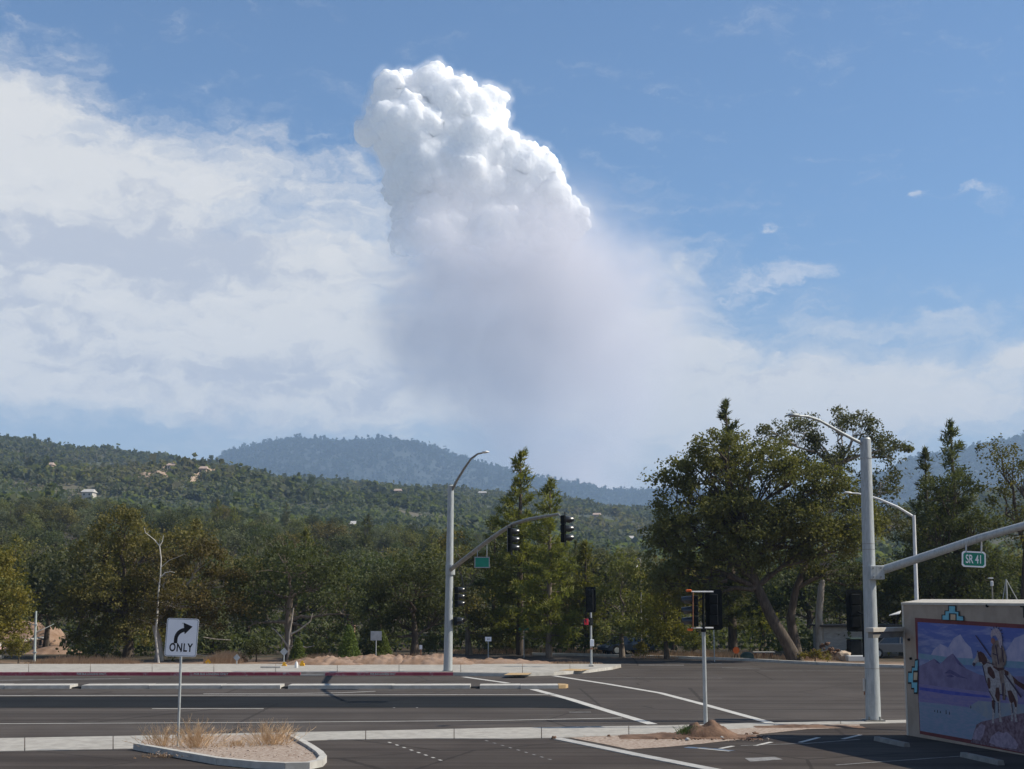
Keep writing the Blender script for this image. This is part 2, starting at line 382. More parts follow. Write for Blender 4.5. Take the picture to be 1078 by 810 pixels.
def gz(x, y):
    r = math.hypot(x, y)
    if r < RA: return 0.0
    az = math.degrees(math.atan2(x, y)); az = max(-75, min(75, az))
    zd = CAMH + interp(az, D_az, D_t)*RM
    zh = CAMH + interp(az, H_az, H_t)*RH - 8
    if r < RM:
        t = (r-RA)/(RM-RA); z = zd*t**1.25 - 1.6*math.sin(min(1,t*2)*math.pi)*(1 if t < .5 else 0)
        return z + fb(x, y, 60, 1)*1.5*min(1, (r-RA)/60)
    if r < RH:
        t = (r-RM)/(RH-RM); s = t*.55 + .45*t*t*(3-2*t)
        return zd + (zh-zd)*s + fb(x, y, 260, 2)*22*math.sin(t*math.pi) + fb(x, y, 60, 1)*1.5 + fb(x,y,90,5)*6*t*(1-.6*t)
    t = min(1, (r-RH)/(RM0-RH)); return zh*(1-t*.75) + fb(x, y, 260, 2)*10*t
def mz(x, y):
    r = math.hypot(x, y); az = math.degrees(math.atan2(x, y)); az = max(-75, min(75, az))
    zt = CAMH + interp(az, M_az, M_t)*RMT - 10; t = (r-RM0)/(RMT-RM0)
    if t <= 1:
        t = max(0, t); rid = fb(az*90, r*.35, 900, 4, 5)
        return 10 + (zt-10)*(t*.35+.65*t*t*(3-2*t))*1.0 + rid*95*math.sin(t*math.pi)
    return zt*(1 - .8*min(1,(t-1)/.35))
def polar(name, r0s, azs, fn, m, wrap=False):
    V = []; na = len(azs)
    for r in r0s:
        for a in azs:
            x = r*math.sin(R(a)); y = r*math.cos(R(a)); V.append((x, y, fn(x, y)))
    Fc = []
    for i in range(len(r0s)-1):
        for j in range(na-1 if not wrap else na):
            k = (j+1) % na; Fc.append((i*na+j, i*na+k, (i+1)*na+k, (i+1)*na+j))
    me = npmesh(name, V, [f[::-1] for f in Fc], smooth=True)
    return link(name, me, m, kind='structure')
rs = [.5, 20, 50, 80, 100, 105] + list(np.linspace(112, 470, 30))
polar('ground', rs, list(np.arange(-180, 180, 2.0)), gz, M['dirt'], True)
polar('hillside', list(np.linspace(468, 1900, 60)) + list(np.linspace(1960, 3250, 14)), list(np.arange(-75, 75.1, .75)), gz, M['hillground'])
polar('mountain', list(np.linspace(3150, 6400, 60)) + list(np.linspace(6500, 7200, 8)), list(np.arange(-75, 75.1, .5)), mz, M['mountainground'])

# ------------------------------------------------------------------ roads, kerbs, markings
def P(px, py, z=0.0):
    q = gp(px, py, z); return (q.x, q.y)
near_back = [(-420,792),(-150,783),(0,778),(150,775.2),(260,772.5),(350,771),(530,767),(700,764.5),(790,762),(850,760.8),(955,758.5),(1100,755.5),(1400,748)]
far_front = [(-420,711.5),(0,711.5),(477,711.5),(545,712.6),(583,711.3),(620,708.5),(645,705.2),(655,702.8),(650,701.6)]
far_kerb = [(520,689.5),(600,690.6),(640,691.6),(695,693),(780,695.9),(860,700),(950,703.5),(1078,708),(1500,724)]
roadpoly = [P(*q) for q in far_front] + [P(630,701.4), P(560,700.2), P(470,697.3), P(400,694), P(400,689)] + [P(*q) for q in far_kerb] + [P(1700,745)] + [P(*q) for q in near_back[::-1]]
rd = poly_sheet('road', roadpoly, .004, M['road'], kind='structure')
# parking lot in front
lotpoly = [(-40, 5), (-40, 30)] + [P(-300,790), P(0,788), P(140,786), P(345,778), P(590,776), P(700,770), P(790,766), P(955,761), P(1100,758)] + [(40,44),(40,5)]
lot = poly_sheet('parking_lot', lotpoly, .003, M['lot'], kind='structure')
def strip(name, top, bot, z0, z1, m, parent, joints, kind=None, label=None, gap=.012):
    """slabs between two pixel polylines, split at the joints (pixel x); each slab is its own part"""
    def pt(line, x):
        xs = [p[0] for p in line]; ys = [p[1] for p in line]; return P(x, float(np.interp(x, xs, ys)))
    xs_all = sorted(set([p[0] for p in top] + [p[0] for p in bot])); outl = []
    for a, b in zip(joints[:-1], joints[1:]):
        inner = [x for x in xs_all if a < x < b]; xs = [a] + inner + [b]
        T = [Vector(pt(top, x)) for x in xs]; B = [Vector(pt(bot, x)) for x in xs]
        dT = (T[-1]-T[0]).normalized()*gap; 
        T[0] += dT; B[0] += dT; T[-1] -= dT; B[-1] -= dT
        mb = MB(); mb.prism([tuple(q) for q in T] + [tuple(q) for q in B[::-1]], z0, z1)
        o = mb.build(name, m, parent); outl.append(o)
    return outl
sidewalk = bpy.data.objects.new('sidewalk', None); COL.objects.link(sidewalk); sidewalk['kind'] = 'structure'
near_bot = [(-420,806),(0,791.6),(140,789),(345,779.6),(455,778.2),(530,778.5),(592,777.3),(650,775),(720,772),(790,767),(830,764.2),(955,761.6),(1100,758.8)]
strip('sidewalk_slab', near_back, near_bot, -.05, .02, M['conc'], sidewalk, [-420,-300,-190,-80,26,119,190,290,385,478,570,662,752,815,885,955,1060])
mbx = MB(); mbx.prism([P(-420,790),P(-420,812),P(0,795),P(345,781),P(590,779),P(590,777),P(345,776),P(0,786)], -.06, .0135)
def offs(line, dy): return [(x, y+dy) for x, y in line]
# far pavement with painted kerb
fs_ = bpy.data.objects.new('far_sidewalk', None); COL.objects.link(fs_); fs_['kind'] = 'structure'
fwf = [(-420,710.9),(477,710.9),(545,712.0),(583,710.8),(620,708.0),(645,704.9),(654,702.9)]
fwb = [(-420,701.9),(300,702.0),(460,702.2),(560,701.9),(630,702.0),(654,702.4)]
strip('sidewalk_slab', fwb, fwf, -.05, .15, M['conc'], fs_, [-420,-330,-240,-150,-60,30,95,160,225,290,355,420,485,550,600,654])
def kerb_run(name, a, b, line, m, parent, w=.16, z=.153, n=1):
    pts = [a] + [p[0] for p in line if a < p[0] < b] + [b]
    poly = [Vector(P(x, float(np.interp(x, [q[0] for q in line], [q[1] for q in line])))) for x in pts]
    back = [p + Vector((0, w)) for p in poly]
    mb = MB(); mb.prism([tuple(q) for q in poly] + [tuple(q) for q in back[::-1]], -.05, z); return mb.build(name, m, parent)
ff = far_front[:-2]
rk = []
for a, b in [(-420,-200),(-200,-40),(-40,76),(76,199.5),(199.5,316)]: rk.append(kerb_run('red_kerb', a+.15, b-.15, ff, M['redkerb'], fs_))
for a, b in [(342,385),(385,420),(420,477)]: rk.append(kerb_run('red_kerb', a+.15, b-.15, ff, M['redkerb'], fs_))
kerb_run('kerb', 477.2, 645, ff, M['conc2'], fs_)
kerb_run('dropped_kerb', 316.2, 341.8, ff, M['conc2'], fs_, z=.06)
for (px, w) in ((96,32),(222,38),(403,28)):
    p = gp(px, 711.5); width = w/F*p.y
    text_mesh('FOR BUS LOADING ONLY', .13, (p.x, p.y-.001, .078), (1,0,0), (0,0,1), th=.004, bold=.006, squash=width/1.62).build('kerb_lettering', M['line'], fs_)
for poly in ([(530,710.9),(556,710.6),(560,708.6),(536,708.6)], [(588,705.9),(612,706.6),(622,704.6),(600,704.2)]):
    q = [P(x, y, .155) for x, y in poly]; poly_sheet('tactile_paving', q, .157, M['tactile'], fs_)
# far kerb right
kb = bpy.data.objects.new('far_kerb', None); COL.objects.link(kb); kb['kind'] = 'structure'
js = [560,600,640,695,740,780,820,860,905,950,1010,1078,1200,1400]
for a, b in zip(js[:-1], js[1:]): kerb_run('kerb', a+.2, b-.2, far_kerb, M['conc2'], kb, w=.55, z=.15)
# median
med = bpy.data.objects.new('median_kerb', None); COL.objects.link(med); med['kind'] = 'structure'
def medrun(a, b, m=M['conc2']):
    A, B = P(a, 725.6), P(b, 725.4); mb = MB()
    mb.prism([A, B, (B[0]+.0, B[1]+1.15), (A[0], A[1]+1.15)], -.02, .15); return mb.build('median_segment', m, med)
for a, b in [(-420,-300),(-300,-180),(-180,-75),(-75,5),(5,73.5),(85.5,157),(157,233),(233,295),(303,413),(413,495),(505,548),(548,588)]: medrun(a+.12, b-.12)
nose = MB(); A = P(588.2,725.2); x0, y0 = A
nose.prism([(x0,y0),(x0+.30,y0+.15),(x0+.42,y0+.55),(x0+.30,y0+.98),(x0,y0+1.13)], -.02, .15); nose.build('median_nose', M['tactile'], med)
for a, b in [(73.6,85.4),(295.1,302.9),(495.1,504.9)]:
    A, B = P(a,725.0), P(b,725.0); mb = MB(); mb.prism([A,B,(B[0],B[1]+.9),(A[0],A[1]+.9)], -.02, .045); mb.build('drain_gap', M['newasphalt'], med)
# fresh asphalt band
na = poly_sheet('fresh_asphalt_band', [P(-420,734.6),P(0,734.2),P(300,733.7),P(575,733.2),P(596,736),P(640,746.8),P(560,745.4),P(300,745.2),P(0,745.4),P(-420,745.6)], .008, M['newasphalt'], rd)
def line(pts, w, m=M['line'], name='painted_line', z=.012, parent=None):
    c = [Vector(P(*q)) for q in pts]; L = []; Rr = []
    for i, p in enumerate(c):
        d = (c[min(i+1,len(c)-1)] - c[max(i-1,0)]).normalized(); n = Vector((-d.y, d.x))
        L.append(p + n*w/2); Rr.append(p - n*w/2)
    V = []; Fs = []
    for l, r in zip(L, Rr): V += [(l.x,l.y,z),(r.x,r.y,z)]
    for i in range(len(c)-1): Fs.append((2*i, 2*i+1, 2*i+3, 2*i+2))
    me = bpy.data.meshes.new(name); me.from_pydata(V, [], Fs); me.update()
    o = link(name, me, m, parent or rd); return o
line([(-420,735),(0,732.8),(300,732.2),(585,731.5)], .20)
line([(214,730.9),(300,730.6),(360,729.8),(395,728.2)], .16)
line([(160,746.5),(277.5,746.5)], .16)
line([(-420,768),(0,762.4),(260,761.2),(530,758.9),(655,756.4)], .13)
line([(488,713),(535,719.6)], .30); line([(561,726),(600,736.5),(645,750.5),(687,763)], .34)
line([(583,711.8),(640,720.6),(695,730),(738,741.3),(790,755.6),(816,763)], .30)
line([(672,700.6),(720,700.7)], .5, M['faded'])
line([(700,698.3),(760,699.0)], .22, M['faded']); line([(760,703.3),(800,704.4)], .2, M['faded']); line([(800,706.6),(950,706.6)], .14, M['faded']); line([(600,713.6),(760,714.4)], .1, M['faded'])
line([(0,716.6),(60,715.7),(137,714.9)], .35, M['faded']); line([(599,750.3),(622,750.2)], .20, M['faded'])
for x, y in ((415,745.6),(439,745.6)): line([(x-1,y),(x+1,y)], .12, z=.014)
for i in range(8):
    x = 409+i*7.6; y = 781.8+i*2.65; line([(x,y),(x+2.6,y+.9)], .07, parent=lot, z=.010)
for i in range(9):
    x = 511+i*8.3; y = 780+i*2.45; line([(x,y),(x+2.8,y+.8)], .06, M['faded'], parent=lot, z=.010)
gut = bpy.data.objects.new('gutter', None); COL.objects.link(gut); gut['kind'] = 'structure'
gl = [(585,777.8),(612,783.2),(640,789),(672,795.6),(705,802),(748,810.5),(800,821)]
for a, b in zip(gl[:-1], gl[1:]):
    A, B = Vector(P(*a)), Vector(P(*b)); d = (B-A).normalized(); n = Vector((-d.y, d.x))*.17; A = A + d*.008; B = B - d*.008
    mb = MB(); mb.prism([tuple(A+n), tuple(B+n), tuple(B-n), tuple(A-n)], -.03, .022); mb.build('gutter_segment', M['concOld'], gut)
# parking marks
for q in ([(795,785.5),(812,781.6)],[(842,782),(862,776.8)],[(887,778.5),(906,774)],[(758,788.5),(772,785.8)]): line(q, .13, M['line'], parent=lot, z=.0075)
line([(780,785.5),(850,783.2),(905,779)], .08, M['faded'], parent=lot, z=.0115)
line([(722,787.2),(745,788.6),(770,791)], .30, M['blue'], parent=lot, z=.0095); line([(735,788.4),(768,791.6)], .10, M['line'], parent=lot, z=.0130)
poly_sheet('faded_parking_symbol', [P(784,798.6),P(816,797.2),P(824,800),P(790,802.4)], .0085, M['faded'], lot)
line([(880,806),(1010,796.8)], .08, M['faded'], parent=lot, z=.0115)
# dirt triangle behind the lot edge
poly_sheet('gravel_verge', [P(600,777.2),P(650,774.9),P(720,771.8),P(790,766.6),P(830,763.9),P(905,763),(P(905,766.5)),P(850,768.2),P(800,773.5),P(780,779),P(740,783.5),P(700,787.2),P(662,789.5),P(636,784)], .0125, M['gravel'], kind='structure')
# stone-scattered verge
def scatter_stones(name, px0, px1, py0, py1, n, r0, r1, m, z=.01, seed=1):
    rg = random.Random(seed); b = MB()
    for i in range(n):
        x, y = rg.uniform(px0,px1), rg.uniform(py0,py1)
        q = P(x,y); vs, fs = lump((q[0],q[1],z), rg.uniform(r0,r1)*(1 if rg.random()<.9 else 2.2), i+seed*100, 1, .3, .6); b.add(vs, fs)
    return b.build(name, m, kind='stuff')
tag(scatter_stones('loose_stones', 690, 800, 773, 780, 160, .015, .045, M['mound'], .03, 4), 'dark clods of red earth round the foot of the dirt mound', 'clods')
tag(scatter_stones('loose_stones', 160, 335, 789, 802, 260, .008, .022, M['gravel'], .105, 7), 'small pebbles on the bare dirt of the traffic island', 'stones')
tag(scatter_stones('loose_stones', 610, 810, 774, 781, 260, .01, .028, M['gravel']), 'loose stones and clods strewn over the gravel verge', 'stones')

# ------------------------------------------------------------------ planter island
isl = bpy.data.objects.new('traffic_island', None); COL.objects.link(isl); isl['kind'] = 'structure'
oz = .16
outer = [(140,789.5),(183,797.5),(228,805.5),(268,809.5),(300,811),(326,810.5),(340,807.5),(344,803),(340,798),(330,791),(316,783),(308,779.5)]
O = [Vector(P(*q)) for q in outer]
def inset(pl, w):
    r = []
    for i, p in enumerate(pl):
        d = (pl[min(i+1,len(pl)-1)] - pl[max(i-1,0)]).normalized(); r.append(p + Vector((-d.y, d.x))*w)
    return r
I_ = inset(O, .17)
def kseg(i0, i1):
    a = O[i0:i1+1]; b = I_[i0:i1+1]; d = (a[-1]-a[0]).normalized()*.006
    a = [a[0]+d] + a[1:-1] + [a[-1]-d]; b = [b[0]+d] + b[1:-1] + [b[-1]-d]
    mb = MB(); n = len(a); mb.prism([tuple(q) for q in a] + [tuple(q) for q in b[::-1]], -.02, oz); mb.build('kerb_segment', M['conc2'], isl)
for a, b in ((0,2),(2,4),(4,6),(6,9),(9,11)): kseg(a, b)
inner = [tuple(q) for q in I_] + [P(300,776.5),P(230,778.5),P(150,783)]
mb = MB(); mb.prism([tuple(q) for q in inner], -.02, .10); mb.build('island_dirt', M['gravel'], isl)

def stalks(c, n, h, spread, w, seed, lean=.6, branch=3, zb=0.0):
    rg = random.Random(seed); V = []; Fs = []
    def ribbon(pts, w0):
        b = len(V)
        for i, p in enumerate(pts):
            d = (pts[min(i+1,len(pts)-1)] - pts[max(i-1,0)]).normalized(); s = d.cross(Vector((rg.uniform(-.3,.3),1,rg.uniform(-.3,.3)))).normalized()*w0*(1-.7*i/(len(pts)-1)); V.append(tuple(p+s)); V.append(tuple(p-s))
        for i in range(len(pts)-1): Fs.append((b+2*i, b+2*i+1, b+2*i+3, b+2*i+2))
    for k in range(n):
        a = rg.uniform(0, 2*math.pi); rr = abs(rg.gauss(0, spread*.33)); b0 = Vector((c[0]+rr*math.cos(a), c[1]+rr*math.sin(a)*.7, zb))
        L = h*rg.uniform(.45, 1.05); le = lean*rg.uniform(.3, 1.2)*(.4+rr/spread); p = [b0]
        dirv = Vector((math.cos(a)*le, math.sin(a)*le, 1)).normalized()
        for q in range(4):
            dirv = (dirv + Vector((rg.uniform(-.25,.25), rg.uniform(-.25,.25), rg.uniform(-.15,.1)))).normalized(); p.append(p[-1]+dirv*L/4)
        ribbon(p, w)
        for q in range(branch):
            s = p[rg.randint(1,3)]; d2 = (dirv + Vector((rg.uniform(-1,1), rg.uniform(-1,1), rg.uniform(-.1,.7)))).normalized(); l2 = L*rg.uniform(.15,.4)
            ribbon([s, s+d2*l2*.5, s+d2*l2+Vector((0,0,rg.uniform(0,.05)))], w*.6)
    me = bpy.data.meshes.new('stalks'); me.from_pydata(V, [], Fs); me.update(); return me
def weed(px, py, wpx, hpx, n, seed, label, zb=.1):
    g = gp(px, py, zb); wm = wpx/F*g.y; hm = hpx/F*g.y
    o = link('dry_weed', stalks((0,0), int(n*.62), hm*.92, wm*.80, .0055, seed, 1.5, 6), M['weed']); o.location = (g.x, g.y, zb)
    return tag(o, label, 'weed', 'dry weeds on the traffic island')
weed(206,787,44,36,170,3,'dry tan weed clump on the island just right of the ONLY sign post')
weed(172,785,42,26,130,4,'low dry tan weed clump on the island just left of the ONLY sign post')
weed(287,784,48,30,210,5,'bristly dry straw coloured weed clump near the right tip of the traffic island')
_w = weed(250,785.5,60,8,150,6,'flat trampled dry weed patch between the two taller weed clumps')
_w['kind'] = 'stuff'
weed(206,785,6,36,14,8,'thin taller weed stalks rising behind the ONLY sign post')
litter = stalks((0,0), 90, .10, .9, .01, 9, 2.5, 2); lo = link('leaf_litter', litter, M['drygrass'], kind='stuff'); q = gp(170, 797.5); lo.location = (q.x, q.y, .01); tag(lo, 'fallen dry leaves swept against the island kerb', 'leaves')

# ------------------------------------------------------------------ mound, grass tuft, berm
def mound(name, px, py, wpx, hgt, depth, m, seed, z0=0.0, nx=40, ny=16, pk=2.0):
    c = gp(px, py); w = wpx/F*c.y/2; V = []; Fc = []
    for j in range(ny+1):
        for i in range(nx+1):
            u = -1+2*i/nx; v = -1+2*j/ny; k = max(0, 1-u*u)**1.3*max(0, 1-v*v)
            nz = mnoise.fractal(Vector((u*w*2.2+seed, v*depth*2.2, seed)), 1, 2, 5)
            V.append((u*w, v*depth, hgt*k**(1/pk*1.6)*(1+(.60 if pk < 3 else .50)*nz)+ (-.02 if k < .001 else .012)))
    for j in range(ny):
        for i in range(nx): a = j*(nx+1)+i; Fc.append((a, a+1, a+nx+2, a+nx+1))
    o = link(name, npmesh(name, V, Fc, smooth=True), m, kind='structure'); o.location = (c.x, c.y, z0); return o
mound('dirt_mound', 744, 776.5, 72, .36, .55, M['mound'], 3)
mound('dirt_spread', 725, 776.5, 150, .10, .7, M['mound'], 9)
mound('dirt_spread', 850, 765.8, 120, .06, .35, M['mound'], 19)
g = gp(723.5, 777); o = link('grass_tuft', stalks((0,0), 130, .33, .34, .010, 11, .8, 1), M['grass']); o.location = (g.x, g.y-.1, .05)
tag(o, 'small bright green grass tuft at the foot of the red dirt mound', 'grass tuft')
for i, (px, py, r, lab) in enumerate([(724,780.5,.07,'pale stone in front of the green grass tuft'),(760,778.5,.06,'pale stone on the right flank of the dirt mound'),(641,776,.05,'dark small stone alone on the gravel verge'),(583,778.6,.07,'dark clod where the gutter meets the pavement')]):
    vs, fs = lump((0,0,0), r, 50+i, 2, .3, .7); me = bpy.data.meshes.new('stone'); me.from_pydata(vs, [], fs); me.update()
    s = link('stone', me, M['concOld'] if i < 2 else M['mound']); q = gp(px, py); s.location = (q.x, q.y, r*.5+.01); tag(s, lab, 'stone')
for i, (px, py, w, h, d) in enumerate([(345,701.4,90,.42,2.2),(400,700.8,95,.50,2.3),(452,700.8,100,.48,2.4),(520,700.3,130,.28,1.6),(375,701.2,60,.38,1.4),(430,701.3,50,.42,1.5)]):
    mound('dirt_berm', px, py, w, h, d, M['berm'], 20+i, nx=50, ny=20, pk=4)
def grasspatch(px, py, wpx, h, n, seed, label, m=M['drygrass'], depth=1.6, w=.018):
    c = gp(px, py); wm = wpx/F*c.y/2; rg = random.Random(seed); V = []; Fs = []
    for k in range(n):
        x = rg.uniform(-wm, wm); y = rg.uniform(-depth, depth); hh = h*rg.uniform(.5,1.15)*(1-(x/wm)**2*.6)
        a = rg.uniform(-.5,.5)*hh; b = len(V); V += [(x-w,y,0),(x+w,y,0),(x+a,y+rg.uniform(-.1,.1),hh)]; Fs.append((b,b+1,b+2))
    me = bpy.data.meshes.new('grass'); me.from_pydata(V, [], Fs); me.update(); o = link('dry_grass', me, m, kind='stuff'); o.location = (c.x, c.y, gz(c.x,c.y)+.02)
    return tag(o, label, 'dry grass')
grasspatch(238,698,36,.7,1500,1,'mound of pale dry grass between the yellow and grey diamond signs')
grasspatch(345,698.5,80,.55,1800,2,'reddish dry grass on the left end of the dirt berm')
grasspatch(90,699,110,.5,1500,3,'dry brown grass under the browning oak at left')
grasspatch(420,697,90,.55,900,4,'tufts of dry grass along the crest of the dirt berm')
grasspatch(600,700.8,70,.22,900,5,'sparse dry grass behind the corner pavement')
grasspatch(740,692,150,.5,1800,6,'dry undergrowth beyond the far kerb left of the orange disc',depth=2.5)
grasspatch(860,694.5,90,.4,900,7,'dry grass at the foot of the big leaning oak',depth=2)
grasspatch(560,687.5,180,.45,1500,8,'dry undergrowth under the two tall pines',depth=3)

# ------------------------------------------------------------------ poles and signals
def bolts(parent, c, r, n=4):
    for k in range(n):
        a = math.pi/4 + k*2*math.pi/n; b = MB(); b.tube([(c[0]+r*math.cos(a), c[1]+r*math.sin(a), .0), (c[0]+r*math.cos(a), c[1]+r*math.sin(a), .16)], .028, 6); b.build('anchor_bolt', M['galvdark'], parent)
def signal_head(parent, c, yaw, plate=True, n=3, sz=.36, pitchm=.36, name='signal_head'):
    """yaw = direction the lenses face (0 = +x, pi/2 = +y)"""
    f = Vector((math.cos(yaw), math.sin(yaw), 0)); s = Vector((-math.sin(yaw), math.cos(yaw), 0)); c = Vector(c); H = n*pitchm
    hb = MB()
    for k in range(n): hb.box(c + Vector((0,0,H/2-pitchm*(k+.5))), (.19, sz*.92, pitchm-.012), yaw, .02)
    h = hb.build(name, M['black'], parent)
    if plate:
        p = MB(); pc = c + f*.06; w = sz/2+.12; hh = H/2+.13
        pts = [pc + s*a + Vector((0,0,b)) for a, b in ((-w+.05,-hh),(w-.05,-hh),(w,-hh+.05),(w,hh-.05),(w-.05,hh),(-w+.05,hh),(-w,hh-.05),(-w,-hh+.05))]
        p.plate(pts, f, .006); p.build('backplate', M['black'], h)
    for k in range(n):
        q = c + Vector((0,0,H/2-pitchm*(k+.5))) + f*.10; r = sz*.40
        L = MB(); L.tube([q, q+f*.02], [r*.96, r*.7], 16); L.build('lens', M['lens'], h)
        V = []; Fs = []; m = 14
        for i in range(m+1):
            a = R(-40) + R(260)*i/m; lx, lz = math.cos(a)*r, math.sin(a)*r
            dep = .30*(1 if lz > -r*.2 else .72)
            for rr in (1.0, 1.06):
                V.append(q + s*lx*rr + Vector((0,0,lz*rr))); V.append(q + s*lx*rr + Vector((0,0,lz*rr - .03)) + f*dep)
        for i in range(m):
            b = i*4; Fs += [(b,b+1,b+5,b+4),(b+2,b+6,b+7,b+3),(b+1,b+3,b+7,b+5)]
        v = MB(); v.add(V, Fs, True); v.build('visor', M['visor'], h)
    return h
M['visor'] = mat('black_visor', (.018,.019,.02), .28, spec=.6)
def luminaire(parent, p, d, L=.55, m=None):
    p = Vector(p); d = Vector(d).normalized(); s = d.cross(Vector((0,0,1))).normalized(); b = MB()
    prof = [(0,.045,.04),(.12,.07,.06),(.25,.15,.08),(.8,.16,.07),(.97,.12,.045),(1,.05,.02)]
    V = []; n = 8
    for t, w, h in prof:
        for k in range(n):
            a = 2*math.pi*k/n; V.append(p + d*t*L + s*math.cos(a)*w + Vector((0,0,math.sin(a)*h*(1 if math.sin(a)>0 else .5))))
    Fs = [(i*n+k, i*n+(k+1)%n, (i+1)*n+(k+1)%n, (i+1)*n+k) for i in range(len(prof)-1) for k in range(n)]
    b.add(V, Fs + [tuple(range(n-1,-1,-1)), tuple(range((len(prof)-1)*n, len(prof)*n))], True)
    return b.build('luminaire', m or M['white'], parent)
# --- far-left signal pole with curved mast arm
Y1 = gp(471, 707, .15).y; b1 = gp(471.5, 707, .15); b1.z = .15
t = thing('signal_pole', b1, 'tall galvanised signal pole with curved arm carrying two signals, on the far pavement', 'traffic signal', 'signal poles')
top = at(474.6, 512, Y1); base = b1.copy()
def lerp(a, b, k): return Vector(a)*(1-k)+Vector(b)*k
MB().box(base+Vector((0,0,.02)), (.52,.52,.04)).build('base_plate', M['galvdark'], t); bolts(t, (base.x,base.y), .2)
pm = MB(); pm.tube([base+Vector((0,0,.04)), lerp(base,top,.5), top], [.225,.19,.155], 20); pm.build('pole', M['galv'], t)
MB().tube([top, top+Vector((0,0,.06))], [.175,.12], 16).build('pole_cap', M['galv'], t)
MB().box(at(472,664,Y1-.2), (.10,.03,.22)).build('handhole_cover', M['galv'], t)
a0 = at(474, 600, Y1); arm_px = [(474,600),(490,588),(509,573),(527,560),(541,551.5),(556,547),(572,544),(588,541.5)]
Yt = 54.0; arm = []
for i, (x, y) in enumerate(arm_px):
    k = i/(len(arm_px)-1); w = (Y1*Yt)/(Yt + (Y1-Yt)*(1-k)) ; Yi = 1/((1-k)/Y1 + k/Yt); arm.append(at(x, y, Yi))
MB().tube(arm, [.115,.11,.10,.09,.08,.072,.062,.052], 12).build('mast_arm', M['galvdark'], t)
MB().tube([a0-Vector((0,0,.25)), a0+Vector((0,0,.25))], .24, 16).build('arm_collar', M['galv'], t)
la = [at(474.5,519,Y1), at(481,506,Y1-.3), at(489,493,Y1-.8), at(496,483,Y1-1.2), at(503,478,Y1-1.6), at(508,477,Y1-1.9)]
MB().tube(la, [.075,.065,.06,.052,.045,.04], 10).build('lamp_arm', M['galvdark'], t)
luminaire(t, la[-1], la[-1]-la[-2], .42)
def yk(px):
    k = (px-474)/(588-474); return 1/((1-k)/Y1 + k/Yt)
q = at(537, 568.5, yk(537)); signal_head(t, q, R(-6), True, sz=.34, pitchm=.34)
MB().tube([q+Vector((-.1,0,-.5)), q+Vector((-.1,0,.62))], .03, 8).build('signal_bracket', M['galvdark'], t)
q = at(593, 557, Yt-.3); signal_head(t, q, R(-6), True, sz=.34, pitchm=.34)
MB().tube([arm[-1], q+Vector((-.1,0,.45))], .035, 8).build('signal_bracket', M['galvdark'], t)
q = at(481, 628.5, Y1+.1); signal_head(t, q, R(-12), False, sz=.34, pitchm=.34)
MB().tube([at(474,620,Y1), at(480,620,Y1)], .03, 8).build('signal_bracket', M['black'], t)
q = at(480.5, 654, Y1-.1); signal_head(t, q, R(-20), False, n=1, sz=.42, pitchm=.42, name='pedestrian_signal')
yq = yk(507); q = at(507.5, 592.2, yq); w, h = 15/F*yq, 10.5/F*yq
pan = MB(); pan.box(q, (w, .03, h)); sg = pan.build('street_name_sign', M['green'], t)
fr = MB()
for dx, dz, sx, sz_ in ((0,h/2,w+.06,.035),(0,-h/2,w+.06,.035),(-w/2,0,.035,h),(w/2,0,.035,h)): fr.box(q+Vector((dx,-.006,dz)), (sx,.035,sz_))
fr.build('sign_frame', M['signback'], sg)
text_mesh('SR 49', .30, q+Vector((0,-.018,0)), (1,0,0), (0,0,1), squash=.75).build('lettering', M['signback'], sg) if False else None
for dx in (-.22,.22):
    MB().tube([q+Vector((dx,0,h/2)), q+Vector((dx,0,h/2+.36+ (dx>0)*.3))], .018, 6).build('sign_hanger', M['signback'], sg)

# --- near right signal pole
Y2 = gp(919.5, 759, 0).y; b2 = gp(919.5, 759, .02); b2.z = .02
t2 = thing('signal_pole', b2, 'thick galvanised signal pole beside the mural wall, the SR 41 sign on its arm', 'traffic signal', 'signal poles')
top2 = at(911, 463, Y2)
MB().box(b2+Vector((0,0,.02)), (.60,.60,.04)).build('base_plate', M['galvdark'], t2); bolts(t2, (b2.x,b2.y), .24)
MB().tube([b2+Vector((0,0,.04)), lerp(b2,top2,.5), top2], [.232,.20,.172], 24).build('pole', M['galv'], t2)
MB().tube([top2, top2+Vector((0,0,.06))], [.178,.14], 20).build('pole_cap', M['galv'], t2)
MB().box(at(924.5,742,Y2-.16), (.05,.16,.30), R(20), .01).build('handhole_cover', M['galvdark'], t2)
for f_ in (.18,.60,.62): q_ = lerp(b2,top2,f_); MB().tube([q_, q_+Vector((0,0,.02))], .235-.065*f_, 20).build('steel_strap', M['galvdark'], t2)
k_ = lerp(b2,top2,.93); MB().tube([k_, k_+Vector((0,0,.05))], .19, 20).build('pole_band', M['galv'], t2)
pc = at(917, 602, Y2)
aa = [at(922,602.5,Y2-.2), at(975,585.5,Y2-.7), at(1030,567,Y2-1.3), at(1090,550,Y2-1.9), at(1160,532,Y2-2.6), at(1260,515,Y2-3.4)]
MB().tube(aa, [.135,.13,.122,.115,.105,.09], 16).build('mast_arm', M['galv'], t2)
MB().box(at(922,603,Y2-.28), (.46,.30,.44), R(8), .02).build('arm_bracket', M['galv'], t2)
for dx, dz in ((-.12,.14),(.12,.14),(-.12,-.14),(.12,-.14)):
    c = at(922,603,Y2-.28) + Vector((dx,-.16,dz)); MB().tube([c, c+Vector((0,-.03,0))], .025, 6).build('arm_bolt', M['galvdark'], t2)
lb = [at(909,468,Y2), at(899,463,Y2-.2), at(886,456,Y2-.5), at(872,448,Y2-.8), at(862,442.5,Y2-1.0), at(850,438.5,Y2-1.3), at(841,438,Y2-1.5)]
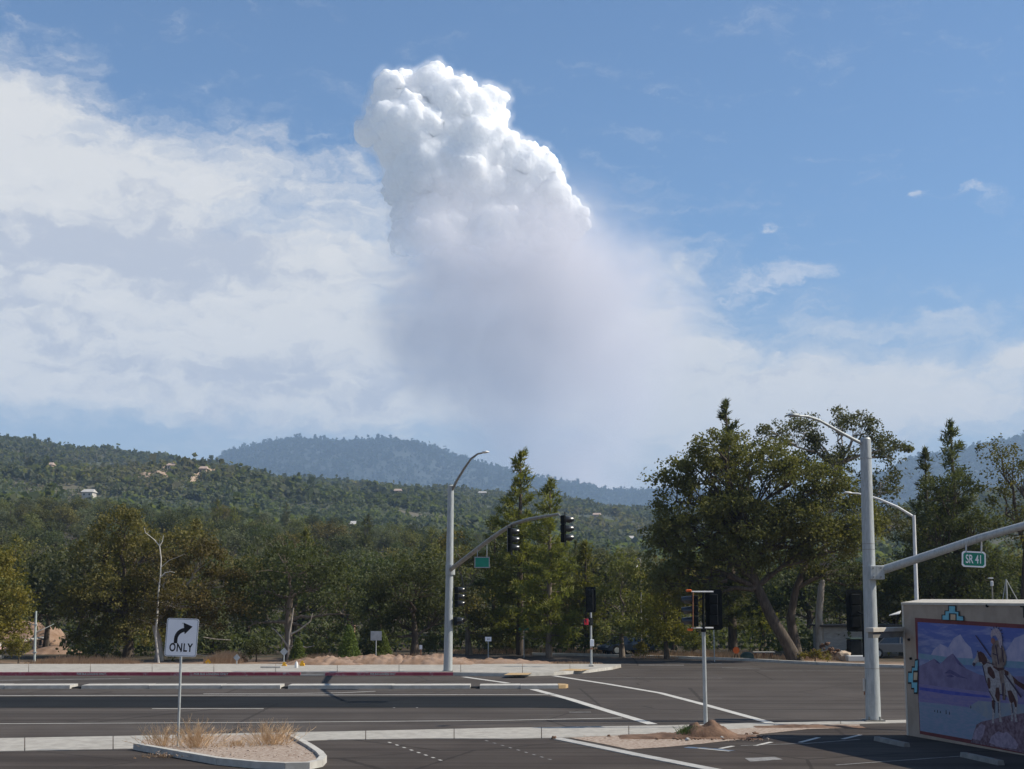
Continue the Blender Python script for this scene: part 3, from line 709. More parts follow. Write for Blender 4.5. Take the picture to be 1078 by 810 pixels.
MB().tube(lb, [.06,.055,.05,.046,.042,.038,.035], 10).build('lamp_arm', M['galv'], t2)
luminaire(t2, lb[-1], lb[-1]-lb[-2], .42, M['galv'])
q = at(900.5, 643, Y2+.35); signal_head(t2, q, R(97), True, sz=.32, pitchm=.355)
MB().tube([at(911,648,Y2), q], .03, 8).build('signal_bracket', M['black'], t2)
MB().tube([at(908,652,Y2-.1), at(909.5,692,Y2-.1)], .03, 8).build('cable_conduit', M['black'], t2)
MB().box(at(911.5,722,Y2-.1), (.06,.10,.42)).build('push_button_box', M['black'], t2)
MB().box(at(909.6,721,Y2-.15), (.03,.18,.36)).build('button_sign', M['boxgrey'], t2)
MB().box(at(911,730,Y2-.12), (.09,.09,.10), 0, .02).build('push_button', M['rust'], t2)
# SR 41 sign
yq = Y2-1.25; q = at(1025, 589, yq); w, h = 25/F*yq, 16.5/F*yq
pan = MB(); cr = .06; W2, H2 = w/2, h/2
rr_ = [(-W2+cr,-H2),(W2-cr,-H2),(W2,-H2+cr),(W2,H2-cr),(W2-cr,H2),(-W2+cr,H2),(-W2,H2-cr),(-W2,-H2+cr)]
ex_, ez_ = Vector((1,.0,-.045)).normalized(), Vector((.045,0,1)).normalized()
def onq(pl, dy=0, k=1.0): return [q + ex_*a*k + ez_*b*k + Vector((0,dy,0)) for a, b in pl]
pan.plate(onq(rr_), (0,-1,0), .02); sg = pan.build('route_sign', M['signwhite'], t2)
k2 = [(a*(1-.045/W2 if True else 1), b*(1-.045/H2)) for a, b in rr_]
MB().plate(onq(k2, -.021), (0,-1,0), .003).build('sign_face', M['green'], sg)
text_mesh('SR 41', .37, q+Vector((0,-.026,-.01)), ex_, ez_, th=.001, bold=.004, squash=.60).build('lettering', M['signwhite'], sg)
for px_, y0_, y1_ in ((1017,582,572),(1033,583,567)):
    MB().tube([at(px_,y0_,yq), at(px_,y1_,yq)], .028, 8).build('sign_hanger', M['signback'], sg)

# --- near short post with two heads
Y3 = gp(743, 766.5).y; b3 = gp(743, 766.5)
t3 = thing('signal_post', b3, 'short signal post standing in the dirt mound with two black signal heads and orange caps', 'traffic signal', 'short signal posts')
tp = at(740.6, 664, Y3)
MB().tube([b3, tp], [.062,.055], 14).build('post', M['galv'], t3)
MB().tube([tp, at(740.3, 621, Y3)], .035, 10).build('post_extension', M['black'], t3)
MB().tube([tp-Vector((0,0,.04)), tp+Vector((0,0,.12))], .08, 12).build('collar', M['black'], t3)
for y_ in (623.2, 661.2):
    MB().tube([at(728,y_,Y3-.05), at(751,y_,Y3-.05)], .024, 8).build('bracket_bar', M['white'], t3)
h_ = signal_head(t3, at(731.5, 643, Y3-.05), R(180), False, sz=.30, pitchm=.31); 
for y_, x_ in ((622,725),(663,726.5)): MB().box(at(x_, y_, Y3-.05), (.16,.13,.075), 0, .02).build('bracket_cap', M['orange'], t3)
MB().tube([at(729.5,623,Y3-.22), at(729.5,662,Y3-.22)], .016, 6).build('cable_pipe', M['rust'], t3)
signal_head(t3, at(751.5, 642, Y3+.1), R(84), True, sz=.26, pitchm=.315)

# --- mid short post on the corner
Y4 = gp(622, 702, .15).y; b4 = gp(622.5, 702, .15)
t4 = thing('signal_post', b4, 'thin signal post with lit red hand and white button box on the far corner pavement', 'traffic signal', 'short signal posts')
MB().tube([b4, at(622,645,Y4)], [.06,.052], 12).build('post', M['galv'], t4)
MB().box(b4+Vector((0,0,.05)), (.26,.26,.14), 0, .03).build('post_base', M['conc2'], t4)
signal_head(t4, at(621.8, 631.5, Y4+.1), R(80), True, sz=.30, pitchm=.37)
h = signal_head(t4, at(620.8, 654.5, Y4), R(212), False, n=1, sz=.38, pitchm=.42, name='pedestrian_signal')
q = at(617.2, 654.8, Y4-.28); MB().box(q, (.04,.30,.32), R(35), 0).build('lit_hand', M['redlamp'], h)
MB().box(at(623.2,677,Y4-.08), (.20,.12,.36), 0, .01).build('button_box', M['signwhite'], t4)
MB().box(at(622.6,683,Y4-.1), (.14,.12,.07), 0, .01).build('push_button', M['rust'], t4)

# --- second street lamp, behind the wall
Y5 = 78.0; q5 = at(967, 700, Y5); b5 = Vector((q5.x, Y5, 0))
t5 = thing('street_lamp', b5, 'slim white street lamp rising behind the mural wall, arm reaching left', 'street lamp')
tp = at(962, 542.5, Y5); MB().tube([b5, tp], [.13,.085], 14).build('pole', M['white'], t5)
la = [tp-Vector((0,0,.1)), at(945,534,Y5), at(925,525.5,Y5), at(912,521.5,Y5), at(903,519.8,Y5), at(897,519.4,Y5)]
MB().tube(la, [.07,.065,.06,.055,.05,.045], 10).build('lamp_arm', M['white'], t5); luminaire(t5, la[-1], la[-1]-la[-2], .45)
MB().box(b5+Vector((0,0,.02)), (.4,.4,.04)).build('base_plate', M['galv'], t5)

# ------------------------------------------------------------------ signs
def post_sign(name, px, ybase, ycen, wpx, hpx, Y, label, cat, facem, diamond=False, back=False, pr=.03, postm=None, group=None):
    c = at(px, ycen, Y); b = Vector((c.x, Y, gz(c.x, Y)))
    t = thing(name, b, label, cat, group); w, h = wpx/F*Y/2, hpx/F*Y/2
    MB().tube([b, c+Vector((0,.03,h*.6))], pr, 8).build('post', postm or M['galv'], t)
    pl = [(0,-h),(w,0),(0,h),(-w,0)] if diamond else [(-w,-h),(w,-h),(w,h),(-w,h)]
    m = MB(); m.plate([c+Vector((a,0,bb)) for a, bb in pl], (0,-1,0), .008); p = m.build('sign_panel', facem, t)
    return t, p, c
# ONLY sign
Y6 = gp(187, 786, .1).y; b6 = gp(187.2, 786, .1); q = at(191.3, 671.3, Y6)
t6 = thing('lane_sign', b6, 'white ONLY sign with black right-turn arrow on a post in the traffic island', 'road sign')
MB().tube([b6, lerp(b6, q, .5), at(191.4, 660, Y6+.05)], .032, 10).build('post', M['galv'], t6)
lean = Vector((.05,0,1)).normalized(); xd = Vector((1,.02,-.035)).normalized()
def rrect(w, h, r, n=5):
    o_ = []
    for cx, cy, a0_ in ((w-r,h-r,0),(-w+r,h-r,90),(-w+r,-h+r,180),(w-r,-h+r,270)):
        for k in range(n+1): a = R(a0_+90*k/n); o_.append((cx+r*math.cos(a), cy+r*math.sin(a)))
    return o_
ws, hs_ = 33/F*Y6/2, 39/F*Y6/2
nn = xd.cross(lean).normalized()
if nn.y > 0: nn = -nn
def S(a, b, o_=0): return q + xd*a + lean*b + nn*o_
MB().plate([S(a,b) for a, b in rrect(ws,hs_,.06)], nn, .006).build('sign_panel', M['signwhite'], t6)
bd = MB(); O1 = rrect(ws-.012,hs_-.012,.05); O2 = rrect(ws-.030,hs_-.030,.04); n_ = len(O1)
bd.add([S(a,b,.008) for a,b in O1]+[S(a,b,.008) for a,b in O2], [(i,(i+1)%n_,n_+(i+1)%n_,n_+i) for i in range(n_)])
sp = bd.build('sign_border', M['signback'], t6)
u = ws/16.5  # one photo pixel on the sign
def sp_(zx, zy): return ((zx-276)/5.4*u, (170-zy)/5.4*u)     # from the enlarged photograph
arr = []
n = 9
for k in range(n+1):
    a = math.pi - (math.pi/2)*k/n*.86; arr.append(((296+62*math.cos(a))-0, 165-62*math.sin(a)*1.0))
outerA = [sp_(234,203)] + [sp_(296+62*math.cos(math.pi-(math.pi*.50)*k/8), 178-62*math.sin(math.pi-(math.pi*.50)*k/8)) for k in range(9)]
innerA = [sp_(254,203)] + [sp_(300+46*math.cos(math.pi-(math.pi*.50)*k/8), 181-44*math.sin(math.pi-(math.pi*.50)*k/8)) for k in range(9)]
ar = MB(); ar.add([S(a,b,.010) for a,b in outerA]+[S(a,b,.010) for a,b in innerA], [(i,10+i,11+i,i+1) for i in range(9)])
hd = [sp_(280,88), sp_(332,108), sp_(291,152)]
ar.add([S(a,b,.0102) for a,b in hd], [tuple(range(len(hd)))])
ar.build('turn_arrow', M['blackpaint'], t6)
text_mesh('ONLY', .285, S(0,-.262*1.0,.009), xd, lean, th=.001, bold=.008, spacing=1.16, squash=.70).build('lettering', M['blackpaint'], t6)
for bb in (hs_*.75, -hs_*.75):
    c = S(0, bb, .008); MB().tube([c, c+nn*.008], .012, 6).build('sign_bolt', M['galvdark'], t6)
post_sign('sign_board', 396, 694, 669.5, 11.5, 9.5, 84, 'grey back of a square road sign on a post behind the dirt berm', 'road sign', M['signback'])
tt, pp, cc_ = post_sign('small_sign', 514, 694, 673, 6.5, 4.5, 88, 'small white sign on a thin post right of the tall signal pole', 'road sign', M['signwhite'])
text_mesh('24', .16, cc_+Vector((0,-.012,0)), (1,0,0), (0,0,1)).build('lettering', M['blackpaint'], tt)
post_sign('marker_sign', 443, 692, 681.5, 3, 4.4, 88, 'tiny white marker sign on a short post behind the berm', 'marker', M['signwhite'], postm=M['rust'])
post_sign('warning_sign', 219, 701, 697.2, 6.4, 6.4, 82, 'small yellow diamond warning sign low beside the dry grass', 'road sign', M['yellow'], True)
q = at(219.4,697.2,81.98); text_mesh('S', .22, q+Vector((0,-.02,0)), (1,0,0), (0,0,1), bold=.01).build('curve_symbol', M['blackpaint'], pp) if False else None
post_sign('warning_sign', 249.3, 701.5, 692.5, 7.2, 7.6, 80, 'unpainted grey diamond sign back right of the pale dry grass', 'road sign', M['signback'], True, group='grey diamond sign backs')
post_sign('warning_sign', 299, 703, 686.3, 8.4, 8.4, 79, 'larger grey diamond sign back in front of the pale branched oak', 'road sign', M['signback'], True, group='grey diamond sign backs')
post_sign('guide_sign', 751, 692, 640, 5, 7, 86, 'thin grey sign post seen just behind the near signal heads', 'road sign', M['signback'])
ts, ps, cs = post_sign('street_name_sign', 551.5, 692, 662.3, 10.5, 2.6, 92, 'small green street name blade on a post under the tall pines', 'street sign', M['green'])
def lamp_marker(px, py, lab):
    Y = 78; c = at(px, py, Y); b = Vector((c.x, Y, gz(c.x,Y)+.15)); t = thing('barricade_light', b, lab, 'warning light', 'yellow warning lamps behind the pavement')
    MB().tube([b, Vector((b.x,b.y,c.z-.1))], .03, 8).build('stand', M['rust'], t); MB().box(c, (.26,.14,.22), 0, .03).build('battery_box', M['yellow'], t)
    MB().tube([c+Vector((0,-.06,.16)), c+Vector((0,-.1,.16))], .09, 12).build('lamp_lens', M['yellow'], t)
lamp_marker(299.3, 702, 'yellow warning lamp below the larger grey diamond sign'); lamp_marker(318.2, 700.6, 'yellow warning lamp right of the white jug')
c = gp(312, 703.3, .15); j = thing('water_jug', c, 'small white plastic jug between the two yellow warning lamps', 'jug')
MB().tube([c, c+Vector((0,0,.2)), c+Vector((0,0,.3))], [.09,.09,.05], 12).build('jug_body', M['white'], j); MB().tube([c+Vector((0,0,.3)), c+Vector((0,0,.35))], .03, 8).build('jug_cap', M['white'], j)
# white plank on the ground
c = gp(285, 703.4, .15); w = thing('plank', c, 'pale plank lying on the pavement edge left of the diamond sign', 'plank'); MB().box(c+Vector((0,0,.05)), (1.05,.18,.07), R(2), .008).build('board', M['concOld'], w)
# orange disc sign and green utility dome
Y7 = 88; c = at(775, 684.8, Y7); b = Vector((c.x,Y7,0)); t = thing('temporary_sign', b, 'orange octagonal temporary sign on a low stand beyond the far kerb', 'road sign')
MB().plate([c+Vector((.21*math.cos(R(22.5+45*k)),0,.21*math.sin(R(22.5+45*k)))) for k in range(8)], (0,-1,0), .01).build('sign_panel', M['orange'], t)
MB().tube([b+Vector((-.15,.1,0)), c+Vector((0,.04,0))], .02, 6).build('stand_leg', M['black'], t); MB().tube([b+Vector((.15,.1,0)), c+Vector((0,.04,0))], .02, 6).build('stand_leg', M['black'], t)
M['dkgreen'] = mat('dark_green_paint', (.030,.055,.045), .5, (.04,.07,.055), 4)
Y8 = 89; c = at(786.5, 692, Y8); t = thing('utility_box', Vector((c.x,Y8,0)), 'dark green rounded utility box beside the orange sign', 'utility box')
prof = [(.0,.5),(.25,.5),(.36,.42),(.45,.25),(.48,.0)]
V = []; n = 16
for z_, r_ in prof:
    for k in range(n): a = 2*math.pi*k/n; V.append((c.x+r_*.85*math.cos(a), Y8+r_*.6*math.sin(a), z_))
d_ = MB(); d_.add(V, [(i*n+k, i*n+(k+1)%n, (i+1)*n+(k+1)%n, (i+1)*n+k) for i in range(4) for k in range(n)], True); d_.build('lid', M['dkgreen'], t)
MB().box((c.x,Y8,.03), (.95,.7,.06)).build('pad', M['conc'], t)
# low bench-like planks
t = thing('bench', at(804,692,91)*1.0, 'low pale bench with dark legs between the green box and the leaning oak', 'bench'); t.location.z = 0
c = at(804,692,91); MB().box((c.x,91,.38), (1.35,.4,.07), 0, .01).build('seat', M['boxgrey'], t)
for dx in (-.5,0,.5): MB().box((c.x+dx,91,.17), (.1,.34,.34)).build('leg', M['rust'], t)

# ------------------------------------------------------------------ mural wall
wa = gp(955.6, 774.4); wb = gp(1078, 795.6); wd = (wb-wa); wd.z = 0; wd.normalize(); wn = Vector((wd.y, -wd.x, 0))
if wn.y > 0: wn = -wn
if wn.dot(-wa) < 0: wn = -wn
WH = 3.62; WL = 9.0; WT = .30
tw = thing('mural_wall', wa, 'beige stucco wall with painted mural of a mounted rider at the right edge', 'wall')
def stuc(t, c, v):
    s = t.new('ShaderNodeMapping'); t.l.new(v, s.inputs[0]); s.inputs['Scale'].default_value = (2.5,2.5,.35)
    return t.mix(t.m('MULTIPLY', t.sstep(t.noise(s.outputs[0], 1.2, 6, .6), .5, .72), .45), c, c4((.25,.21,.17)))
M['stucco'] = mat('stucco', (.31,.25,.195), .9, (.37,.30,.235), 2, .5, 60, extra=stuc)
M['cap'] = mat('painted_cap', (.52,.48,.41), .8, (.44,.40,.34), 4, .2)
def wq(s_, z_, o_=0.0): return wa + wd*s_ + wn*o_ + Vector((0,0,z_))
bx = MB(); c = [wq(0,0),wq(WL,0),wq(WL,0)-wn*WT,wq(0,0)-wn*WT]; bx.prism([(p.x,p.y) for p in c], .0, WH); bx.build('wall_body', M['stucco'], tw)
c = [wq(-.03,0,.03),wq(WL,0,.03),wq(WL,0)-wn*(WT+.35),wq(-.03,0)-wn*(WT+.35)]; bx = MB(); bx.add([(p.x,p.y,WH+dz) for p, dz in zip(c,(.0,.0,.0,.0))]+[(p.x,p.y,WH+dz) for p, dz in zip(c,(.06,.06,.15,.15))], [(3,2,1,0),(4,5,6,7),(0,1,5,4),(1,2,6,5),(2,3,7,6),(3,0,4,7)]); bx.build('coping', M['cap'], tw)
bx = MB(); c = [wq(-.035,0,.012),wq(.055,0,.012),wq(.055,0,-.2),wq(-.035,0,-.2)]; bx.prism([(p.x,p.y) for p in c], 0, WH-.01); bx.build('corner_trim', M['cap'], tw)
def onwall(px, py, o_=0.0):
    d = ray(px, py); o0 = Vector((0,0,CAMH)); k = (wa + wn*o_ - o0).dot(wn)/d.dot(wn); return o0 + d*k
lay = [0.0]
def paint(name, pts, m, parent, step=.0005):
    lay[0] += step
    b = MB(); b.plate([onwall(x, y, lay[0]) for x, y in pts], wn, .0003); return b.build(name, m, parent)
def pm_(name, a, b, sc=3, st=None, con=(.35,.65)): return mat(name, a, .75, b, sc, 0, stretch=st, contrast=con)
border = paint('mural_border', [(963,650.5),(1078,657.6),(1300,671),(1300,835),(1078,794),(968.3,772.8)], pm_('mural_maroon', (0.128,0.031,0.033), (0.160,0.041,0.041)), tw)
def mzt(z, a, b): return
def musky(t, c, v):
    s = t.sep(v)[2]; g = t.sstep(s, .9, 3.3); c0 = t.mix(g, c4((0.160,0.224,0.340)), c4((0.080,0.109,0.340)))
    mp = t.new('ShaderNodeMapping'); t.l.new(v, mp.inputs[0]); mp.inputs['Rotation'].default_value = (R(35),0,0); mp.inputs['Scale'].default_value = (1,.8,5)
    return t.mix(t.m('MULTIPLY', t.sstep(t.noise(mp.outputs[0], 1.3, 6, .6), .45, .75), .75), c0, c4((0.304,0.313,0.459)))
skyp = paint('mural_sky', [(966,655),(1078,662),(1300,676),(1300,780),(1078,742),(967,722)], mat('mural_blue', (.1,.2,.4), .75, (.1,.2,.4), 2, 0, extra=musky), border)
cl = pm_('mural_cloud', (0.272,0.272,0.414), (0.368,0.340,0.459), 4)
paint('mural_cloud', [(978,694),(983,684),(990,678),(998,682),(1004,672),(1011,668),(1016,676),(1022,682),(1024,690),(1024,700),(978,696)], cl, border)
paint('mural_cloud', [(1046,700),(1052,690),(1060,684),(1068,672),(1078,668),(1100,668),(1130,690),(1130,706)], cl, border)
paint('mural_cloud_band', [(967,688),(1000,692),(1078,697),(1300,712),(1300,722),(1078,704),(1000,699),(967,693)], pm_('mural_teal', (0.128,0.245,0.311), (0.176,0.258,0.370), 5), border)
mv = pm_('mural_mountain', (0.192,0.163,0.281), (0.136,0.116,0.215), 3)
paint('mural_mountain', [(967,702),(977,697),(983,693.5),(990,699),(997,692),(1003,688),(1009,695),(1017,704),(1030,710),(1042,713),(1078,712),(1300,730),(1300,790),(1078,745),(967,725)], mv, border)
dk = pm_('mural_ridge_shadow', (0.068,0.058,0.148), (0.096,0.082,0.192), 5)
for pl in ([(983,693.5),(987,696),(990,699.5),(986,698)], [(1003,688),(1007,693),(1012,700),(1016,704),(1008,699)], [(994,709),(1000,705),(1006,708),(1012,712),(1020,715),(1008,713),(1001,709.5)], [(996,712),(1001,710),(1005,713),(1000,713.5)]): paint('mural_ridge', pl, dk, border)
paint('mural_plain', [(967,720),(990,723),(1040,729),(1078,733),(1300,760),(1300,800),(1078,752),(1010,744),(967,740)], pm_('mural_violet_plain', (0.160,0.143,0.311), (0.216,0.177,0.311), 4, (1,1,5)), border)
paint('mural_band', [(968,723.5),(1000,727.5),(1042,733),(1042,735),(1000,731.5),(968,726.5)], pm_('mural_cobalt', (0.048,0.061,0.311), (0.080,0.088,0.355), 4), border)
paint('mural_flat', [(967.3,739),(990,741),(1040,748),(1078,752),(1300,780),(1300,822),(1078,789),(968.8,769.5)], pm_('mural_ice', (0.160,0.231,0.311), (0.224,0.245,0.340), 4, (1,1,6)), border)
paint('mural_flat', [(1020,744),(1030,738),(1078,742),(1078,756),(1040,757)], pm_('mural_pale_green', (0.240,0.258,0.281), (0.192,0.231,0.296), 4), border)
for i, (x, y, h_) in enumerate([(987,750.5,3),(990,751,2.4),(996,752,4.5),(999.5,752.4,3),(984,749.6,2),(1022,746,3)]): paint('mural_figure', [(x-.5,y),(x+.5,y),(x+.3,y-h_),(x-.3,y-h_)], M['blackpaint'], border)
rk1 = pm_('mural_rock', (0.104,0.058,0.074), (0.216,0.150,0.185), 9); rk2 = pm_('mural_pale_rock', (0.208,0.163,0.222), (0.320,0.252,0.318), 9)
paint('mural_rock', [(1022,782),(1025,772),(1028,763),(1033,760),(1042,758),(1055,755),(1066,752.5),(1078,751),(1300,770),(1300,826),(1078,793),(1050,787)], rk1, border)
paint('mural_rock', [(1041,782),(1044,775),(1051,770),(1056,772),(1060,770.5),(1068,778),(1072,784),(1070,789),(1050,786)], rk2, border)
paint('mural_rock', [(1023,778),(1027,768),(1033,762),(1037,764),(1036,772),(1032,780)], rk2, border)
hw = pm_('mural_horse_white', (.24,.215,.22), (.37,.34,.345), 16); hb = pm_('mural_horse_brown', (.050,.018,.016), (.085,.032,.027), 12)
lead = pm_('mural_dark_outline', (0.040,0.024,0.044), (0.056,0.034,0.059), 6)
z_ = lambda x, y: (1010+x/5.06, 640+y/5.06)
paint('mural_tail', [z_(262,345),z_(285,365),z_(315,392),z_(344,408),z_(380,420),z_(380,450),z_(344,438),z_(310,415),z_(280,392),z_(262,372)], hb, border)
paint('mural_horse', [z_(96,236),z_(112,232),z_(132,245),z_(150,270),z_(172,300),z_(200,325),z_(235,325),z_(262,338),z_(282,365),z_(292,400),z_(303,440),z_(312,490),z_(308,540),z_(302,575),z_(310,608),z_(298,608),z_(292,570),z_(290,520),z_(282,505),z_(288,560),z_(284,605),z_(274,605),z_(276,555),z_(266,500),z_(252,470),z_(235,455),z_(216,460),z_(218,510),z_(220,560),z_(226,608),z_(212,608),z_(208,560),z_(204,505),z_(192,500),z_(188,550),z_(184,615),z_(174,615),z_(174,545),z_(172,480),z_(158,440),z_(146,400),z_(135,350),z_(125,305),z_(108,290),z_(92,292),z_(78,314),z_(68,304),z_(72,288),z_(88,262)], hw, border)
for pl in ([(96,240),(112,232),(130,244),(145,268),(150,285),(140,300),(128,308),(118,290),(104,288),(100,262)], [(150,318),(165,312),(185,340),(192,372),(180,380),(162,362),(150,345)], [(238,330),(262,340),(262,360),(248,362),(240,345)],
           [(150,375),(160,372),(166,400),(165,430),(156,432),(148,408)], [(195,425),(210,425),(216,460),(212,500),(202,498),(190,470)], [(255,442),(276,440),(292,470),(304,500),(306,530),(296,528),(288,500),(276,512),(266,495)], [(172,495),(184,490),(186,530),(180,545),(173,525)], [(215,335),(228,345),(232,372),(224,380),(212,360)]):
    paint('mural_horse_patch', [z_(*p) for p in pl], hb, border)
paint('mural_horse_ear', [z_(92,236),z_(98,226),z_(104,240)], lead, border); paint('mural_horse_muzzle', [z_(68,300),z_(76,290),z_(86,298),z_(78,314)], lead, border); paint('mural_horse_eye', [z_(97,256),z_(103,252),z_(102,262)], lead, border)
for pl in ([(184,490),(188,492),(188,560),(184,560)],[(204,505),(208,505),(210,560),(206,560)],[(276,512),(280,512),(286,560),(282,560)],[(158,440),(192,500),(190,504),(155,444)],[(216,458),(252,468),(252,473),(216,463)],[(125,305),(146,400),(142,400),(121,307)]):
    paint('mural_outline', [z_(*p) for p in pl], lead, border)
fl = pm_('mural_rider_buckskin', (.11,.07,.06), (.25,.19,.165), 10, (1,1,.6))
paint('mural_rider', [z_(186,178),z_(202,172),z_(220,185),z_(236,215),z_(250,262),z_(246,300),z_(232,318),z_(236,380),z_(246,440),z_(244,490),z_(230,492),z_(226,440),z_(216,380),z_(208,330),z_(190,312),z_(172,306),z_(176,282),z_(170,256),z_(172,210)], fl, border)
paint('mural_rider_face', [z_(168,166),z_(180,160),z_(190,170),z_(188,188),z_(176,194),z_(168,182)], pm_('mural_skin', (0.208,0.088,0.074), (0.240,0.109,0.089), 8), border)
paint('mural_headdress', [z_(166,150),z_(170,122),z_(188,108),z_(206,112),z_(222,135),z_(228,170),z_(226,215),z_(216,212),z_(206,170),z_(192,146),z_(178,150),z_(172,162)], pm_('mural_feathers', (0.400,0.326,0.355), (0.272,0.218,0.252), 20), border)
for x, y, a, b in ((172,118,-6,-12),(184,108,-2,-12),(196,105,2,-12),(208,110,6,-11),(218,122,9,-8),(225,138,10,-5),(229,156,10,-2),(230,174,10,1),(229,192,9,4)):
    paint('mural_feather_tip', [z_(x-3,y),z_(x+a,y+b),z_(x+4,y+3)], lead, border, .0003)
for pl in ([(190,200),(196,198),(212,300),(206,302)],[(222,200),(227,202),(238,290),(232,292)],[(176,240),(206,252),(205,258),(175,247)],[(214,320),(232,322),(232,330),(214,328)],[(228,400),(236,402),(234,470),(228,470)]):
    paint('mural_outline', [z_(*p) for p in pl], lead, border)
paint('mural_spear', [z_(84,148),z_(88,146),z_(130,204),z_(170,262),z_(165,264)], lead, border); paint('mural_spear', [z_(236,352),z_(244,350),z_(332,474),z_(326,480)], lead, border)
paint('mural_reins', [z_(88,280),z_(150,290),z_(188,300),z_(186,304),z_(148,295)], lead, border); paint('mural_saddle', [z_(180,308),z_(205,320),z_(235,318),z_(236,330),z_(208,338),z_(180,318)], hb, border)
tq = pm_('turquoise_paint', (.13,.37,.46), (.17,.43,.52), 6); tan_ = pm_('tan_paint', (.45,.34,.22), (.5,.39,.27), 6)
def motif(P_):
    o_ = paint('step_motif_outline', [P_(*p) for p in [(230,144),(230,112),(244,112),(244,88),(261,88),(261,58),(299,60),(299,92),(315,93),(315,118),(336,120),(338,150)]], M['blackpaint'], tw)
    paint('step_motif', [P_(*p) for p in [(235,141),(235,117),(249,117),(249,93),(266,93),(266,63),(294,65),(294,96),(310,97),(310,122),(331,124),(333,146)]], tq, o_)
    paint('step_motif_outline', [P_(*p) for p in [(265,142),(265,104),(302,106),(302,145)]], M['blackpaint'], o_); paint('step_motif_centre', [P_(*p) for p in [(273,142),(273,110),(296,112),(296,144)]], tan_, o_)
motif(lambda x, y: (940+x/4.5, 620+(78+(y-58)*.82)/4.5))
def P2(x, y):   # the side motif is the top one turned a quarter
    u_ = (y-144)/86.0; v_ = (x-284)/53.0
    return (940+(116+u_*46)/4.5, 620+(415 - v_*82)/4.5)
motif(P2)
c = onwall(1074.4, 644.5, .004); text_mesh('THE', .42, c, wd if wd.x>0 else -wd, (0,0,1), th=.002, bold=.012, align='LEFT').build('wall_lettering', M['blackpaint'], tw)
for px, py in ((957.5,673.5),(959.5,693.5),(1040,638)): c = onwall(px, py, 0); MB().tube([c, c+wn*.05], .035, 8).build('wall_bolt', M['black'], tw)
# beam from pole towards the wall
ba, bb_ = Vector((at(918,665,39.6).x, 39.9, 0)), wa + Vector((-.03,.12,0)); d = (bb_-ba); L = d.length; yaw = math.atan2(d.y, d.x); cm = (ba+bb_)/2
tb = MB(); tb.box((cm.x, cm.y, 2.93), (L, .26, .12), yaw, .01); beam = tb.build('beam', M['cap'], tw)
MB().box((cm.x+.02, cm.y+.03, 2.79), (L-.06, .16, .16), yaw).build('beam_soffit', M['galvdark'], beam)
# wheel stops
def wheel_stop(pxa, pya, pxb, pyb, lab):
    a, b = gp(pxa, pya), gp(pxb, pyb); d = b-a; L = d.length; yaw = math.atan2(d.y, d.x); c = (a+b)/2; t = thing('wheel_stop', c, lab, 'wheel stop', 'concrete wheel stops'); m = MB()
    pr = [(-.09,0),(.09,0),(.065,.11),(-.065,.11)]; s = Vector((-math.sin(yaw), math.cos(yaw), 0)); f = Vector((math.cos(yaw), math.sin(yaw), 0)); V = []
    for e in (-L/2, L/2): V += [c + f*e + s*x + Vector((0,0,z+.004)) for x, z in pr]
    m.add(V, [(3,2,1,0),(4,5,6,7)]+[(i,(i+1)%4,4+(i+1)%4,4+i) for i in range(4)]); m.build('block', M['concShade'], t)
    for e in (-L*.35, L*.35): q = c + f*e + Vector((0,0,.112)); MB().tube([q, q+Vector((0,0,.008))], .02, 6).build('anchor_pin', M['rust'], t)
wheel_stop(923,780,955,787,'concrete wheel stop in the shade left of the mural wall corner'); wheel_stop(1014,797,1054,806,'concrete wheel stop in front of the mural')
# antenna tripod behind the wall
Yn = 46; an = at(1060,634,Yn); t = thing('antenna_mast', Vector((an.x,Yn,0)), 'small tripod aerial mast showing over the top of the mural wall', 'antenna')
apx = at(1059,610,Yn); MB().tube([Vector((apx.x,Yn,0)), apx], .03, 8).build('mast', M['galv'], t)
for px in (1055.5,1071): e = at(px,632,Yn); MB().tube([apx, e, Vector((e.x + (e.x-apx.x)*1.5, Yn, e.z-1.0))], .014, 6).build('leg', M['galv'], t)
Yg = 60; c = at(1044,612,Yg); t = thing('floodlight', Vector((c.x,Yg,0)), 'small white floodlight on a pole above the mural wall', 'light')
MB().tube([Vector((c.x,Yg,0)), c], .03, 8).build('pole', M['galvdark'], t); MB().box(c+Vector((0,0,-.1)), (.10,.12,.22), 0, .02).build('lamp_housing', M['white'], t); MB().box(c+Vector((-.04,0,.12)), (.18,.14,.05), 0, .01).build('lamp_hood', M['white'], t)

# ------------------------------------------------------------------ trees
def rnd_unit(n, rg):
    v = rg.normal(size=(n,3)); return v/np.linalg.norm(v, axis=1)[:,None]
def leaf_cloud(cent, rad, per, size, rg, elong=1.5, flat=.75, tips=None):
    """leaf quads round clump centres; tint varies by clump and leaf"""
    N = len(cent); n = N*per
    c = np.repeat(cent, per, axis=0); r = np.repeat(rad, per)[:,None]
    off = rnd_unit(n, rg)*(rg.random((n,1))**.45)*r; off[:,2] *= flat
    p = c + off
    nrm = rnd_unit(n, rg) + np.array([0,0,.5]) + off/np.maximum(r,.01)*.7; nrm /= np.linalg.norm(nrm, axis=1)[:,None]
    a = np.cross(nrm, rnd_unit(n, rg)); a /= np.linalg.norm(a, axis=1)[:,None]; b = np.cross(nrm, a)
    s = size*rg.uniform(.6,1.35,(n,1)); w = s/elong
    V = np.stack([p - a*s*.5, p + b*w*.5 + a*s*.05, p + a*s*.5 + nrm*s*.12, p - b*w*.5 + a*s*.05], axis=1).reshape(-1,3)
    Fc = np.arange(n*4).reshape(n,4)
    tint = np.repeat(rg.normal(.42,.17,N), per)*.75 + rg.random(n)*.30
    return V, Fc, np.repeat(np.clip(tint,0,1), 4)
